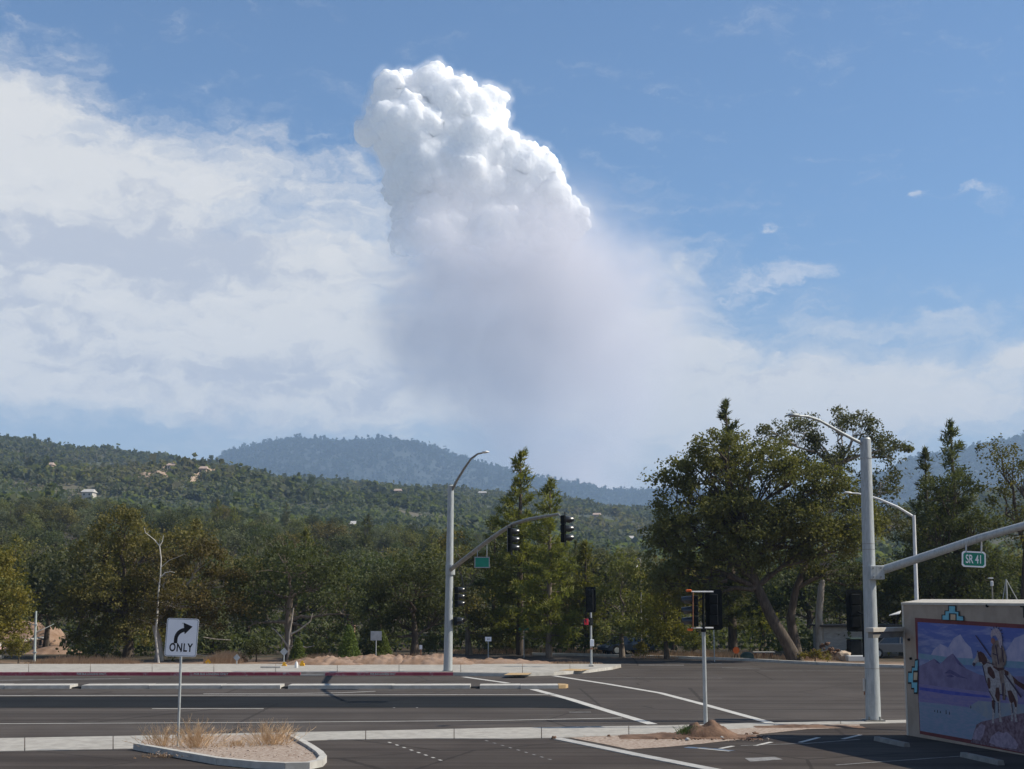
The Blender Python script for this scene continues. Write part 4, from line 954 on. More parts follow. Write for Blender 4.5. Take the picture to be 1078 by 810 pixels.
def needle_cloud(cent, out, rad, per, size, rg):
    N = len(cent); n = N*per; c = np.repeat(cent, per, axis=0); o = np.repeat(out, per, axis=0); r = np.repeat(rad, per)[:,None]
    d = rnd_unit(n, rg)*.9 + o*.7 + np.array([0,0,.35]); d /= np.linalg.norm(d, axis=1)[:,None]
    p = c + rnd_unit(n, rg)*r*rg.random((n,1))**.5; s = size*rg.uniform(.7,1.3,(n,1)); b = np.cross(d, rnd_unit(n, rg)); b /= np.linalg.norm(b, axis=1)[:,None]
    V = np.stack([p - b*s*.13, p + b*s*.13, p + d*s], axis=1).reshape(-1,3)
    tint = np.repeat(rg.normal(.45,.17,N), per)*.75 + rg.random(n)*.30
    return V, np.arange(n*3).reshape(n,3), np.repeat(np.clip(tint,0,1), 3)
def bent(a, b, rg, n=5, k=.12):
    a, b = Vector(a), Vector(b); L = (b-a).length; pts = [a]
    for i in range(1, n):
        t = i/n; pts.append(a.lerp(b, t) + Vector((rg.normal()*k*L*.35, rg.normal()*k*L*.35, rg.normal()*k*L*.2 + k*L*math.sin(t*math.pi)*.5)))
    return pts + [b]
def oak_parts(lobes, trunk_pts, trunk_r, leafsize, per, clump_r, dens, seed, twigs=True, side=7, fork=None, nside=.55, minclump=6):
    """lobes: (centre, (rx,ry,rz)); returns wood MB + crown mesh"""
    rg = np.random.default_rng(seed); wood = MB(); tp = [Vector(p) for p in trunk_pts]
    n = len(tp); rr = [trunk_r*(1-.42*i/(n-1)) for i in range(n)]; rr[0] *= 1.35
    wood.tube(tp, rr, side+3, False)
    C = []; RR = []
    f = tp[-1] if fork is None else tp[fork]
    for (c, rad) in lobes:
        c = Vector(c); area = (rad[0]*rad[2])**.5*(rad[1]*max(rad[0],rad[2]))**.5
        m = max(minclump, int(area*dens))
        src = min(tp[len(tp)//2:], key=lambda q: (q-c).length + (4 if q.z > c.z else 0))
        limb = bent(src, c + Vector((0,0,-rad[2]*.25)), rg, 5, .16); r0 = trunk_r*.45
        wood.tube(limb, [r0, r0*.85, r0*.7, r0*.55, r0*.45, r0*.3], side, False)
        d = rnd_unit(m, rg); d[:,2] = np.where(d[:,2] < -.55, -d[:,2]*.5, d[:,2])
        k = rg.uniform(.55, 1.03, (m,1)); pts = np.array(c) + d*k*np.array(rad)
        # ragged outline: a few clumps reach further out
        ex = rg.random(m) < .14; pts[ex] += d[ex]*np.array(rad)*.22
        C.append(pts); RR.append(clump_r*rg.uniform(.55,1.25,m))
        if twigs:
            for q in range(0, m, 3):
                s = limb[int(rg.integers(2, 6))]; e = Vector(pts[q]); wood.tube(bent(s, e, rg, 2, .12), [r0*.28, r0*.16, r0*.05], 4, False)
    C = np.concatenate(C); RR = np.concatenate(RR)
    return wood, leaf_cloud(C, RR, per, leafsize, rg)
def place_tree(name, label, base, wood, crown, lm, bm_, cat='tree', group=None, tm=None):
    t = thing(name, base, label, cat, group); wood.build('trunk', bm_, t)
    V, Fc, ti = crown; V = V - np.array(base)[None,:]; link('crown', npmesh('crown', V, Fc, ti), lm, t); return t
def px_oak(name, label, Y, lobes_px, trunk_px, tr, lm, bm_, seed, dens=14, leaf=.175, per=48, clump=.66, dz=.8, group=None, cat='tree', depth=1.0, fork=None):
    """tree standing at distance Y; its crown lobes were measured in the photograph"""
    rg = random.Random(seed); L = []; k = Y/F
    for (x, y, rx, ry) in lobes_px:
        c = at(x, y, Y + rg.uniform(-1,1)*dz*min(rx,60)*k); L.append((c, (rx*k, (rx+ry)*.5*k*depth, ry*k)))
    tp = [at(x, y, Y) for x, y in trunk_px]; b = tp[0]; gzz = gz(b.x, Y) - .15
    b.z = min(b.z, gzz) if b.z > gzz else gzz
    tp[0] = Vector((b.x, b.y, gzz)); wood, crown = oak_parts(L, tp, tr, leaf, per, clump, dens, seed, fork=fork)
    return place_tree(name, label, tp[0], wood, crown, lm, bm_, cat, group)
def pine_parts(b, H, Wd, seed, leaf=.34, per=16, first=.12, whorl=.42, irregular=.35, droop=.1, clump=.28):
    rg = np.random.default_rng(seed); wood = MB(); b = Vector(b); top = b + Vector((rg.normal()*.1, rg.normal()*.1, H))
    wood.tube([b, b.lerp(top,.4), b.lerp(top,.75), top], [H*.019, H*.014, H*.008, H*.002], 9, False)
    C = []; O_ = []; RR = []; z = H*first
    while z < H*.985:
        t = z/H; prof = (1-t)**.62*(.55+.45*min(1, t/.25)); nb = int(rg.integers(4, 7)) if t < .7 else int(rg.integers(2, 5))
        for k in range(nb):
            a = rg.random()*2*math.pi; L = Wd*.5*prof*rg.uniform(1-irregular*1.3, 1+irregular*.45) + .10
            if rg.random() < .10: L *= .45
            up = (.45*t + .02 - droop*(1-t)) ; d = Vector((math.cos(a), math.sin(a), up)).normalized(); s = b.lerp(top, t) + Vector((0,0,rg.normal()*.1))
            e = s + d*L; mid = s.lerp(e,.55) + Vector((0,0,-.06*L)); wood.tube([s, mid, e+Vector((0,0,.05*L))], [.035*(1-t)+.012, .02*(1-t)+.008, .006], 4, False)
            m = max(2, int(L/.30))
            for q in range(m):
                f = .30 + .70*(q+rg.random()*.6)/m; p = s.lerp(e, min(f,1.03)) + Vector((rg.normal()*.12*L*.5, rg.normal()*.12*L*.5, rg.normal()*.07 + .05*L*f)); C.append(p); O_.append(d); RR.append(clump*rg.uniform(.7,1.3))
        z += whorl*rg.uniform(.65,1.3)*(1 if t < .6 else 1.15)
    for q in range(5): C.append(top - Vector((0,0,q*.14))); O_.append(Vector((0,0,1))); RR.append(.12)
    return wood, needle_cloud(np.array(C), np.array(O_), np.array(RR), per, leaf, rg)
def px_pine(name, label, Y, xtop, ytop, wpx, lm, bm_, seed, group=None, **kw):
    top = at(xtop, ytop, Y); b = Vector((top.x, Y, gz(top.x, Y)-.15)); wood, crown = pine_parts(b, top.z-b.z, wpx/F*Y, seed, **kw)
    return place_tree(name, label, b, wood, crown, lm, bm_, 'tree', group)

G1 = 'roadside oaks'
px_oak('oak_tree', 'big browning oak left of the ONLY sign, its top above the rest', 92, [(128,548,26,18),(108,582,34,28),(150,580,36,30),(120,625,44,34),(162,625,34,32),(86,640,30,30),(200,572,26,22),(130,668,40,24),(95,675,26,18)],
       [(134,702),(136,672),(132,645),(130,615)], .30, M['oakbrown'], M['bark'], 11, group=G1)
px_oak('oak_tree', 'browning oak with a pale trunk directly behind the ONLY sign', 87, [(172,600,30,26),(210,592,30,28),(236,612,26,24),(250,640,18,18),(190,635,36,24),(160,650,24,22),(215,655,20,16)],
       [(167,704),(168,680),(163,660),(176,640)], .24, M['oakbrown'], M['barkpale'], 12, group=G1)
px_oak('oak_tree', 'spreading oak with pale forked trunk and bare lower branches above the yellow lamps', 88, [(300,592,48,26),(268,618,34,30),(335,612,40,32),(300,635,26,20),(360,640,26,26),(262,655,22,22),(345,668,18,16)],
       [(303,700),(304,675),(303,655),(306,630)], .27, M['oakdark'], M['barkmid'], 13, group=G1, dens=10)
px_oak('oak_tree', 'dark dense oak just left of the tall signal pole', 90, [(440,618,40,34),(405,625,30,28),(462,650,30,28),(425,655,36,28),(400,670,22,18)], [(436,697),(437,670),(435,645)], .25, M['oakdark'], M['bark'], 14, group=G1)
px_oak('oak_tree', 'brownish oak between the signal pole and the first pine', 96, [(495,600,22,26),(485,640,30,28),(505,665,26,22),(478,575,16,18)], [(494,694),(492,665),(490,640)], .2, M['oakbrown'], M['barkmid'], 15, group=G1, dens=9)
px_oak('oak_tree', 'yellow-green oak cut by the left edge of the picture', 86, [(-20,600,40,34),(8,632,26,26),(0,668,32,24),(-30,650,40,34)], [(-12,702),(-12,670),(-14,640)], .24, M['yellowgreen'], M['bark'], 16, group=G1)
px_oak('oak_tree', 'olive oak behind the corner signal post with the red hand', 92, [(655,605,24,20),(640,632,26,22),(672,640,22,24),(655,664,30,18)], [(655,692),(654,670),(655,645)], .17, M['oak'], M['barkmid'], 17, group=G1)
px_oak('oak_tree', 'yellowish bushy oak left of the near signal heads', 90, [(700,640,26,22),(690,664,28,20),(712,668,24,16),(722,620,16,18)], [(702,693),(701,675),(700,655)], .15, M['yellowgreen'], M['bark'], 18, group=G1)
# big leaning oak
px_oak('oak_tree', 'huge leaning oak with thick forked trunk at the right, tallest broad crown', 87,
       [(712,520,26,34),(705,570,26,40),(745,500,36,34),(735,560,40,44),(722,605,30,26),(790,490,40,34),(785,545,44,38),(835,500,38,34),(838,548,40,34),(870,525,34,34),(775,590,38,22),(872,575,34,28),(700,612,26,24),(735,628,24,18),(815,572,34,24),(830,590,34,18),(905,560,26,30),(755,470,26,18)],
       [(838,700),(830,680),(812,650),(797,618),(786,590),(776,560)], .40, M['oak'], M['bark'], 19, group=G1, dens=15, leaf=.18, per=56)
px_oak('oak_tree', 'second upright stem oak forking from beside the leaning oak', 89, [(855,560,30,26),(880,600,30,20),(905,610,24,22),(850,605,22,14)], [(840,699),(832,650),(838,620),(850,590)], .30, M['oakdark'], M['bark'], 20, group=G1, dens=9)
px_oak('oak_tree', 'airy grey-green tree with open upper sprays behind the big right pole', 95, [(815,462,22,20),(845,455,20,26),(885,450,14,22),(905,452,16,20),(880,490,26,26),(845,492,24,24),(865,525,24,24),(940,478,20,20),(925,515,28,26),(905,545,30,30),(935,555,26,26),(925,470,22,22),(862,470,18,18)],
       [(864,698),(862,650),(866,600),(872,540),(882,490)], .26, M['greypine'], M['barkpale'], 21, group=G1, dens=17, per=34, clump=.52)
px_pine('pine_tree', 'dark pine whose pointed top rises above the leaning oak', 98, 766, 424, 90, M['pinedark'], M['bark'], 22, group='roadside pines', irregular=.4, per=18, leaf=.36)
px_pine('pine_tree', 'tallest pine in the middle with a ragged pointed top', 96, 547, 478, 92, M['pine'], M['bark'], 23, group='roadside pines', irregular=.45, whorl=.40, leaf=.36, per=17)
px_pine('pine_tree', 'narrower yellow-green pine right of the tallest middle pine', 92, 577, 506, 84, M['pine'], M['barkmid'], 24, group='roadside pines', irregular=.4, whorl=.36, leaf=.34, per=17)
px_pine('pine_tree', 'short yellowish pine left of the red-hand signal post', 100, 616, 572, 62, M['pine'], M['bark'], 25, group='roadside pines', whorl=.34, leaf=.32)
px_pine('pine_tree', 'tall pine with rounded clumped top at far right, left of the SR 41 sign', 100, 1002, 446, 80, M['pinedark'], M['bark'], 26, group='roadside pines', irregular=.5, whorl=.42, leaf=.4, per=20, clump=.4)
px_pine('pine_tree', 'slender pine right of the big pole against the blue mountain', 104, 972, 474, 60, M['pinedark'], M['bark'], 27, group='roadside pines', irregular=.4, leaf=.38)
px_oak('oak_tree', 'dark oak filling the space behind the SR 41 sign', 98, [(1000,520,34,30),(985,565,36,34),(1025,560,36,36),(1005,610,40,30),(960,610,30,30),(1045,605,34,28)], [(1005,700),(1003,650),(1004,600)], .3, M['oakdark'], M['bark'], 28, group=G1, dens=10)
px_oak('oak_tree', 'yellow-green oak cut by the right edge of the picture', 94, [(1055,480,26,20),(1085,500,40,34),(1060,525,30,26),(1090,560,44,36),(1120,520,40,40)], [(1080,702),(1078,640),(1080,580)], .32, M['oak'], M['bark'], 29, group=G1, dens=9, per=28)
px_pine('pine_tree', 'grey-green pyramid pine right of the ONLY sign', 97, 226, 618, 48, M['greypine'], M['bark'], 30, group='roadside pines', whorl=.3, irregular=.2, leaf=.3)
# small bright conifers
def cypress(px, ytop, ybase, wpx, Y, seed, label):
    top = at(px, ytop, Y); b = Vector((top.x, Y, gz(top.x,Y))); H = top.z-b.z; Wd = wpx/F*Y/2; rg = np.random.default_rng(seed); N = 260; C = []; RR = []
    for i in range(N):
        t = rg.random()**1.35; a = rg.random()*2*math.pi; r_ = Wd*(1-t)**.8*(1.0 if t > .12 else .75+2*t)*rg.uniform(.7,1.03); C.append((b.x+r_*math.cos(a), b.y+r_*math.sin(a), b.z+.12+H*t*.97)); RR.append(.14)
    w = MB(); w.tube([b, b+Vector((0,0,H*.9))], [.07,.01], 6, False)
    place_tree('small_conifer', label, b, w, leaf_cloud(np.array(C), np.array(RR), 26, .11, rg, 2.2, 1.4), M['cypress'], M['bark'], 'tree', 'small bright conifers behind the berm')
cypress(313.5, 676, 697, 18, 84, 41, 'smallest bright green conifer left of the dirt berm'); cypress(368, 661, 700, 26, 83, 42, 'tall bright green cone-shaped conifer left of the grey sign board'); cypress(402, 667, 697, 24, 86, 43, 'bright green conifer behind the grey square sign board')
# bushes
def bush(px, py, wpx, hpx, Y, lm, seed, label):
    c = at(px, py, Y); w, h = wpx/F*Y/2, hpx/F*Y/2; b = Vector((c.x, Y, gz(c.x,Y)-.05)); L = []
    rg = random.Random(seed)
    for k in range(4): L.append((Vector((c.x+rg.uniform(-.5,.5)*w, Y+rg.uniform(-.4,.4)*w, b.z+h*rg.uniform(.7,1.2))), (w*.55, w*.55, h*.75)))
    wood, crown = oak_parts(L, [b, b+Vector((0,0,h*.3)), b+Vector((0,0,h*.6))], .05, .12, 30, .28, 26, seed, side=4)
    place_tree('bush', label, b, wood, crown, lm, M['bark'], 'bush', 'bushes along the roadside')
bush(20,688,50,34,84,M['yellowgreen'],61,'leafy yellow-green bush at the left edge below the dirt bank'); bush(100,690,50,26,85,M['oakdark'],62,'dark bush at the foot of the browning oak'); bush(270,690,44,26,86,M['oakdark'],63,'dark low bush right of the grey diamond sign')
bush(330,690,30,20,87,M['oak'],64,'low bush just right of the smallest conifer'); bush(460,684,50,26,92,M['oakdark'],65,'dark bush hidden partly by the tall signal pole'); bush(540,682,60,20,100,M['oak'],66,'low olive bush under the tallest pine'); bush(677,682,14,22,91,M['yellowgreen'],67,'upright yellow-green shrub right of the parked blue car')
bush(730,684,40,26,93,M['oak'],68,'olive bush left of the orange sign'); bush(800,655,50,50,104,M['yellowgreen'],69,'light green bush seen through the fork of the leaning oak'); bush(858,690,34,16,86,M['yellowgreen'],70,'ragged bush right of the leaning oak trunk'); bush(190,690,40,24,88,M['oak'],71,'green bush behind the pale oak trunk')
bush(600,684,40,22,104,M['oakbrown'],72,'brownish bush behind the corner pavement'); bush(388,692,18,12,90,M['oakdark'],73,'small dark bush between the two bright conifers')
# white dead snag
Ys = 85.0; pts = lambda L: [at(x, y, Ys) for x, y in L]
bs = at(167, 704, Ys); t = thing('dead_tree', Vector((bs.x,Ys,gz(bs.x,Ys)-.1)), 'bleached white leafless dead tree with forked tip in front of the browning oak', 'tree')
w = MB(); w.tube([Vector((bs.x,Ys,gz(bs.x,Ys)-.1))]+pts([(164,670),(166,640),(167,622),(169,605),(169.6,588),(168,575)]), [.075,.062,.052,.045,.038,.034,.03], 8); w.build('trunk', M['deadwood'], t)
for L, r_ in (([(168,575),(163,569),(157,564),(153,561),(152,556)],.032),([(168,575),(171,570),(172,564)],.035),([(169,608),(174,603),(180,602),(184,603)],.032),([(170,597),(178,590),(186,587),(193,584)],.018),([(168,575),(168,567)],.015),([(155,562),(158,558)],.01)):
    b = MB(); b.tube(pts(L), [r_*(1-.6*i/(len(L)-1)) for i in range(len(L))], 6); b.build('branch', M['deadwood'], t)
# pale bare lower branches of the forked oak
Yq = 86.0; t = thing('dead_tree', at(306,700,Yq)*1, 'pale bare branching snag behind the larger grey diamond sign', 'tree'); t.location.z = gz(t.location.x, Yq)-.1
for nm, L, r_ in (('trunk',[(303,702),(304,680),(305,665),(307,655),(309,640)],.09),('branch',[(304,682),(297,672),(290,664),(286,661)],.06),('branch',[(306,668),(314,664),(322,658),(327,654),(329,646)],.06),('branch',[(305,682),(313,678),(322,682),(331,680)],.055),('branch',[(298,672),(297,678),(296,684)],.035)):
    b = MB(); b.tube([at(x,y,Yq) for x,y in L], [r_*(1-.6*i/(len(L)-1)) for i in range(len(L))], 7); b.build(nm, M['barkpale'], t)

# prototypes for the wood behind: every tree is an object, alike ones share meshes
def proto_oak(seed, H=9.0, leaf=.30):
    rg = random.Random(seed); L = []; 
    for k in range(rg.randint(8,11)):
        a = rg.uniform(0,2*math.pi); rr = rg.uniform(0,.30)*H; L.append((Vector((rr*math.cos(a), rr*math.sin(a), H*rg.uniform(.28,.80))), (H*rg.uniform(.20,.28), H*rg.uniform(.20,.28), H*rg.uniform(.16,.22))))
    L.append((Vector((0,0,H*.82)), (H*.2,H*.2,H*.15)))
    wood, crown = oak_parts(L, [(0,0,-.8),(.1,0,H*.15),(rg.uniform(-.4,.4),0,H*.3),(rg.uniform(-.6,.6),0,H*.5)], .26, leaf, 15, .75, 5.5, seed, side=5)
    V, Fc, ti = crown
    me = bpy.data.meshes.new('trunk'); me.from_pydata([tuple(v) for v in wood.v], [], wood.f); me.update(); return me, npmesh('crown', V, Fc, ti)
def proto_pine(seed, H=12.0, Wd=6.0):
    wood, (V, Fc, ti) = pine_parts((0,0,-.5), H, Wd, seed, leaf=.55, per=9, whorl=.6, irregular=.45, clump=.4)
    me = bpy.data.meshes.new('trunk'); me.from_pydata([tuple(v) for v in wood.v], [], wood.f); me.update(); return me, npmesh('crown', V, Fc, ti)
OK = [proto_oak(100+i) for i in range(6)]; PN = [proto_pine(200+i) for i in range(3)]
marks = [(-80,40,'above the dirt bank'),(40,110,'above the browning oak'),(110,180,'behind the dead tree'),(180,250,'behind the ONLY sign'),(250,330,'above the warning lamps'),(330,400,'above the bright conifers'),(400,470,'left of the tall pole'),(470,530,'right of the tall pole'),(530,600,'behind the middle pines'),(600,680,'behind the red-hand post'),(680,780,'behind the near signals'),(780,880,'behind the leaning oak'),(880,960,'behind the thick pole'),(960,1200,'behind the SR 41 sign')]
def mark(px):
    for a, b, s in marks:
        if a <= px < b: return s
    return marks[-1][2]
rg = random.Random(5); cnt = 0; meshmat = {}
def with_mat(me, m):
    k = (me.name, m.name)
    if k not in meshmat:
        c = me.copy(); c.materials.clear(); c.materials.append(m); meshmat[k] = c
    return meshmat[k]
first = {}
FAR = {}
def add_far(px, r, H, kind, tone):
    a = math.atan2(px-539, F); x, y = r*math.sin(a), r*math.cos(a); z = gz(x, y)
    if kind == 'pine': k = rg.randrange(3); tm, cm = PN[k]; s = H/12; lm = M[{'dark':'pinedark','olive':'pine','grey':'greypine'}[tone]]; bm_ = M['bark']
    else: k = rg.randrange(6); tm, cm = OK[k]; s = H/9; lm = M[{'dark':'oakdark','olive':'oak','brown':'oakbrown','grey':'greypine'}[tone]]; bm_ = M['bark']
    key = (kind, k, tone)
    tone_w = {'dark':'dark green','olive':'olive','brown':'browning','grey':'grey-green'}[tone]
    tier = 'in the front rank' if r < 150 else 'midway back' if r < 250 else 'well back' if r < 360 else 'on the wooded skyline'
    size = 'small' if H < (8 if kind != 'pine' else 10.5) else 'large' if H > (9.6 if kind != 'pine' else 13) else 'middling'
    lab = '%s %s %s %s, %s' % (size, tone_w, 'pine' if kind == 'pine' else 'oak', mark(px), tier)
    if key not in first:
        e = bpy.data.objects.new('pine_tree' if kind == 'pine' else 'oak_tree', None); COL.objects.link(e)
        link('trunk', with_mat(tm, bm_), None, e); link('crown', with_mat(cm, lm), None, e); first[key] = e
    else:
        src = first[key]; e = src.copy(); COL.objects.link(e)
        for ch in src.children: c = ch.copy(); COL.objects.link(c); c.parent = e
    e.location = (x, y, z); e.rotation_euler = (0, 0, rg.uniform(0, 6.28)); e.scale = (s*rg.uniform(.9,1.25), s*rg.uniform(.9,1.25), s)
    tag(e, lab, 'tree', 'trees of the wood behind the road'); FAR.setdefault(lab, []).append((px, e))
def tone_pick(r):
    q = rg.random(); return 'dark' if q < .42 else 'olive' if q < .72 else 'brown' if q < .86 else 'grey'
# rows by distance so the wood closes behind the roadside trees
for r0, step, hmin, hmax in ((112,34,6.0,8.4),(135,36,6.5,9),(165,38,7,9.5),(205,34,7,9.5),(255,30,7,10),(310,26,7,10),(370,24,7.5,10.5),(430,22,7.5,10.5)):
    px = -70 + rg.uniform(0, step)
    while px < 1150:
        skip = (px > 690 and r0 > 220)
        if not skip:
            kind = 'pine' if rg.random() < .14 else 'oak'
            H = rg.uniform(hmin, hmax)*(1.2 if kind == 'pine' else 1.0)
            if 5 < px < 45 and r0 < 120: px += 18; continue
            tn = tone_pick(r0)
            if kind == 'pine' and tn == 'brown': tn = 'dark'
            add_far(px, r0 + rg.uniform(-14,14), H, kind, tn); cnt += 1
        px += step*rg.uniform(.7,1.3)*(1.0 if r0 > 150 else 1.25)

for lab, es in FAR.items():
    if len(es) > 1:
        es.sort(key=lambda q: q[0]); w = {2: ['left', 'right'], 3: ['left', 'middle', 'right']}.get(len(es)) or ['leftmost', 'second', 'third', 'fourth', 'fifth', 'sixth', 'seventh', 'eighth'][:len(es)]
        for k_, (_, e) in enumerate(es): e['label'] = (w[min(k_, len(w)-1)] + ' of the ' + lab.replace(' oak ', ' oaks ').replace(' pine ', ' pines '))
# far woodland on hillside and mountain: one mass of many thousand crowns
ICO_V = None
def ico():
    import bmesh
    bm = bmesh.new(); bmesh.ops.create_icosphere(bm, subdivisions=1, radius=1); V = np.array([v.co[:] for v in bm.verts]); Fc = np.array([[v.index for v in f.verts] for f in bm.faces]); bm.free(); return V, Fc
IV, IF = ico()
def woodland(name, label, n, rf, azr, zf, s0, s1, m, seed, gapf, conif=.25, nq=14):
    """every crown is a loose tuft of leafy faces filling a round or pointed outline"""
    rg = np.random.default_rng(seed); PX = []
    while len(PX) < n:
        a = rg.uniform(*azr); r = rf(rg.random()); x, y = r*math.sin(R(a)), r*math.cos(R(a))
        if gapf(x, y) : continue
        PX.append((x, y, zf(x, y)))
    Pn = np.array(PX); s = rg.uniform(s0, s1, n)*np.array([.72+.9*max(0, mnoise.noise(Vector((p[0]/45, p[1]/45, 6)))+.35) for p in PX]); co_ = rg.random(n) < conif
    big = np.array([mnoise.noise(Vector((p[0]/160, p[1]/160, 3))) for p in PX])
    N = n*nq; S_ = np.repeat(s, nq)[:,None]; Cn = np.repeat(co_, nq); d = rnd_unit(N, rg); rr = rg.random((N,1))**.4
    off = d*rr; hgt = np.where(Cn, rg.random(N)**1.2*1.25, (off[:,2]+1)*.5*.85)
    wd = np.where(Cn, .34*(1.3-hgt), .50*rg.uniform(.8,1.2,N)); c = np.stack([off[:,0]*wd, off[:,1]*wd, hgt+.05], axis=1)*S_ + np.repeat(Pn, nq, axis=0)
    nrm = rnd_unit(N, rg)*.8 + off*.9 + np.array([0,0,.35]); nrm /= np.linalg.norm(nrm, axis=1)[:,None]
    a = np.cross(nrm, rnd_unit(N, rg)); a /= np.linalg.norm(a, axis=1)[:,None]; b = np.cross(nrm, a); q = S_*rg.uniform(.15,.30,(N,1))*(14/nq)**.5
    V = np.stack([c-a*q, c+b*q*.8, c+a*q, c-b*q*.8], axis=1).reshape(-1,3)
    ti = np.repeat(np.clip(.42 + big*.75 + rg.normal(0,.13,n), 0, 1), nq) + rg.uniform(-.15,.15,N)
    o = link(name, npmesh(name, V, np.arange(N*4).reshape(N,4), np.repeat(np.clip(ti,0,1),4)), m, kind='stuff'); return tag(o, label, 'woodland')
def gap1(x, y):
    v = fb(x, y, 130, 8, 3); return v > .36
woodland('hillside_woodland', 'dense scrubby woodland on the lower slope just above the near wood', 7500, lambda u: 440+(900-440)*u**.9, (-24,24), gz, 4.0, 7.5, M['hilltree'], 1, gap1, .08, 26)
woodland('hillside_woodland', 'scrubby woodland covering the upper part of the long hillside', 34000, lambda u: 840+(1990-840)*u**.8, (-24,24), gz, 4.0, 7.6, M['hilltree'], 3, gap1, .12, 9)
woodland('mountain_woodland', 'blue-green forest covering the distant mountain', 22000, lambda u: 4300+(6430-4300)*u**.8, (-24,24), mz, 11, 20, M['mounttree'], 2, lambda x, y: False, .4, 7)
def under(n, seed):
    rg = np.random.default_rng(seed); C = []; RR = []
    while len(C) < n:
        r = 97+ (330-97)*rg.random()**1.6; a = R(rg.uniform(-22,22)); x, y = r*math.sin(a), r*math.cos(a)
        if mnoise.noise(Vector((x/9,y/9,2))) < -.12: continue
        if -43 < x < -29 and r < 128: continue
        C.append((x,y,gz(x,y)+rg.uniform(.1,1.3))); RR.append(rg.uniform(.6,1.5))
    V, Fc, ti = leaf_cloud(np.array(C), np.array(RR), 16, .34, rg, 1.5, .8)
    o = link('undergrowth', npmesh('undergrowth', V, Fc, ti), M['oakdark'], kind='stuff'); tag(o, 'dark scrubby undergrowth between the trunks of the roadside wood', 'undergrowth')
under(4200, 8)
# houses and bare cuts on the hillside
def house(px, py, wpx, hpx, label, wallm, roofm, Y=None):
    a = math.atan2(px-539, F); best = None
    for r in np.linspace(500, 1900, 240):       # where the sight line meets the hillside
        x, y = r*math.sin(a), r*math.cos(a); p = at(px, py, y)
        if gz(x, y) >= p.z - 2: best = (x, y, gz(x, y)); break
    if best is None: return
    x, y, z = best; k = y/F; w, h = wpx*k, max(3.0, hpx*k*.8); z += 2.5
    t = thing('house', (x, y, z), label, 'house', 'pale houses on the hillside'); d = 8
    MB().box((x, y, z+h/2-1.5), (w, d, h+3)).build('wall', wallm, t)
    rf_ = MB(); e = .6; V = [(x-w/2-e,y-d/2-e,z+h),(x+w/2+e,y-d/2-e,z+h),(x+w/2+e,y+d/2+e,z+h),(x-w/2-e,y+d/2+e,z+h),(x-w/2,y,z+h+1.8),(x+w/2,y,z+h+1.8)]
    rf_.add(V, [(0,1,5,4),(2,3,4,5),(0,4,3),(1,2,5),(3,2,1,0)]); rf_.build('roof', roofm, t)
    for q in (-.28, .22):
        MB().box((x+q*w, y-d/2-.03, z+h*.55), (w*.14, .08, h*.35)).build('window', M['lens'], t)
M['roofpale'] = mat('pale_roof', (.40,.38,.35), .7, (.46,.44,.41), .5); M['housewhite'] = mat('house_wall', (.42,.39,.35), .8, (.48,.45,.41), .5); M['rooftan'] = mat('tan_roof', (.33,.25,.20), .8, (.4,.3,.24), .5)
M['cut'] = mat('bare_cut_earth', (.24,.17,.12), .95, (.36,.27,.20), .05); M['cut2'] = mat('dry_hill_earth', (.15,.115,.085), .95, (.22,.17,.125), .05)
for px, py, w_, h_, lab, wm, rm in ((94,526.5,11,3.6,'white house on the hillside above the browning oak top','white','roofpale'),(180,498.5,7,3,'pale house beside the bare cut high on the left hillside','white','rooftan'),(214,501,7,3,'tan house right of the bare cut on the hillside','conc','rooftan'),(52,496,6,2.6,'small pale house far left on the hillside','conc','rooftan'),
    (251,551.5,9,3,'low white house above the wood behind the ONLY sign','white','roofpale'),(301,560.5,10,2.6,'long pale house just above the wood left of centre','conc','roofpale'),(373,560,6,4,'small white house above the bright conifers','white','roofpale'),(419,522.5,7,3,'pale house on the hill left of the tall signal pole','conc','rooftan'),(508,523,8,2.4,'flat pale house below the lamp of the tall signal pole','conc','roofpale'),
    (628,547,8,3,'pale house on the hill left of the leaning oak','conc','rooftan'),(663,574,7,3,'white house low on the hill beside the leaning oak crown','white','roofpale'),(650,533,5,2.4,'tiny pale house high on the hill near the leaning oak','conc','rooftan')):
    house(px, py, w_, h_*.8, lab, M['housewhite' if wm == 'white' else 'cut'], M[rm])
def bare(px, py, wpx, hpx, seed, m):
    a = math.atan2(px-539, F)
    for r in np.linspace(500, 1900, 240):
        x, y = r*math.sin(a), r*math.cos(a)
        if gz(x, y) >= at(px, py, y).z - 2: break
    w = wpx*y/F/2; dd = 40; V = []; Fc = []; nx, ny = 24, 8
    for j in range(ny+1):
        for i in range(nx+1):
            u, v = -1+2*i/nx, -1+2*j/ny; k = max(0, 1-u*u-v*v*.8); xx, yy = x+u*w, y+v*dd; V.append((xx, yy, gz(xx,yy) - 2 + (5.5+3*mnoise.noise(Vector((u*3,v*3,seed))))*min(1,k*3)))
    for j in range(ny):
        for i in range(nx): q = j*(nx+1)+i; Fc.append((q,q+1,q+nx+2,q+nx+1))
    link('bare_slope', npmesh('bare_slope', V, Fc, smooth=False), m, kind='structure')
bare(168,497,34,5,1,M['cut']); bare(213,499,10,5,2,M['cut']); bare(72,498.5,10,2,3,M['cut'])

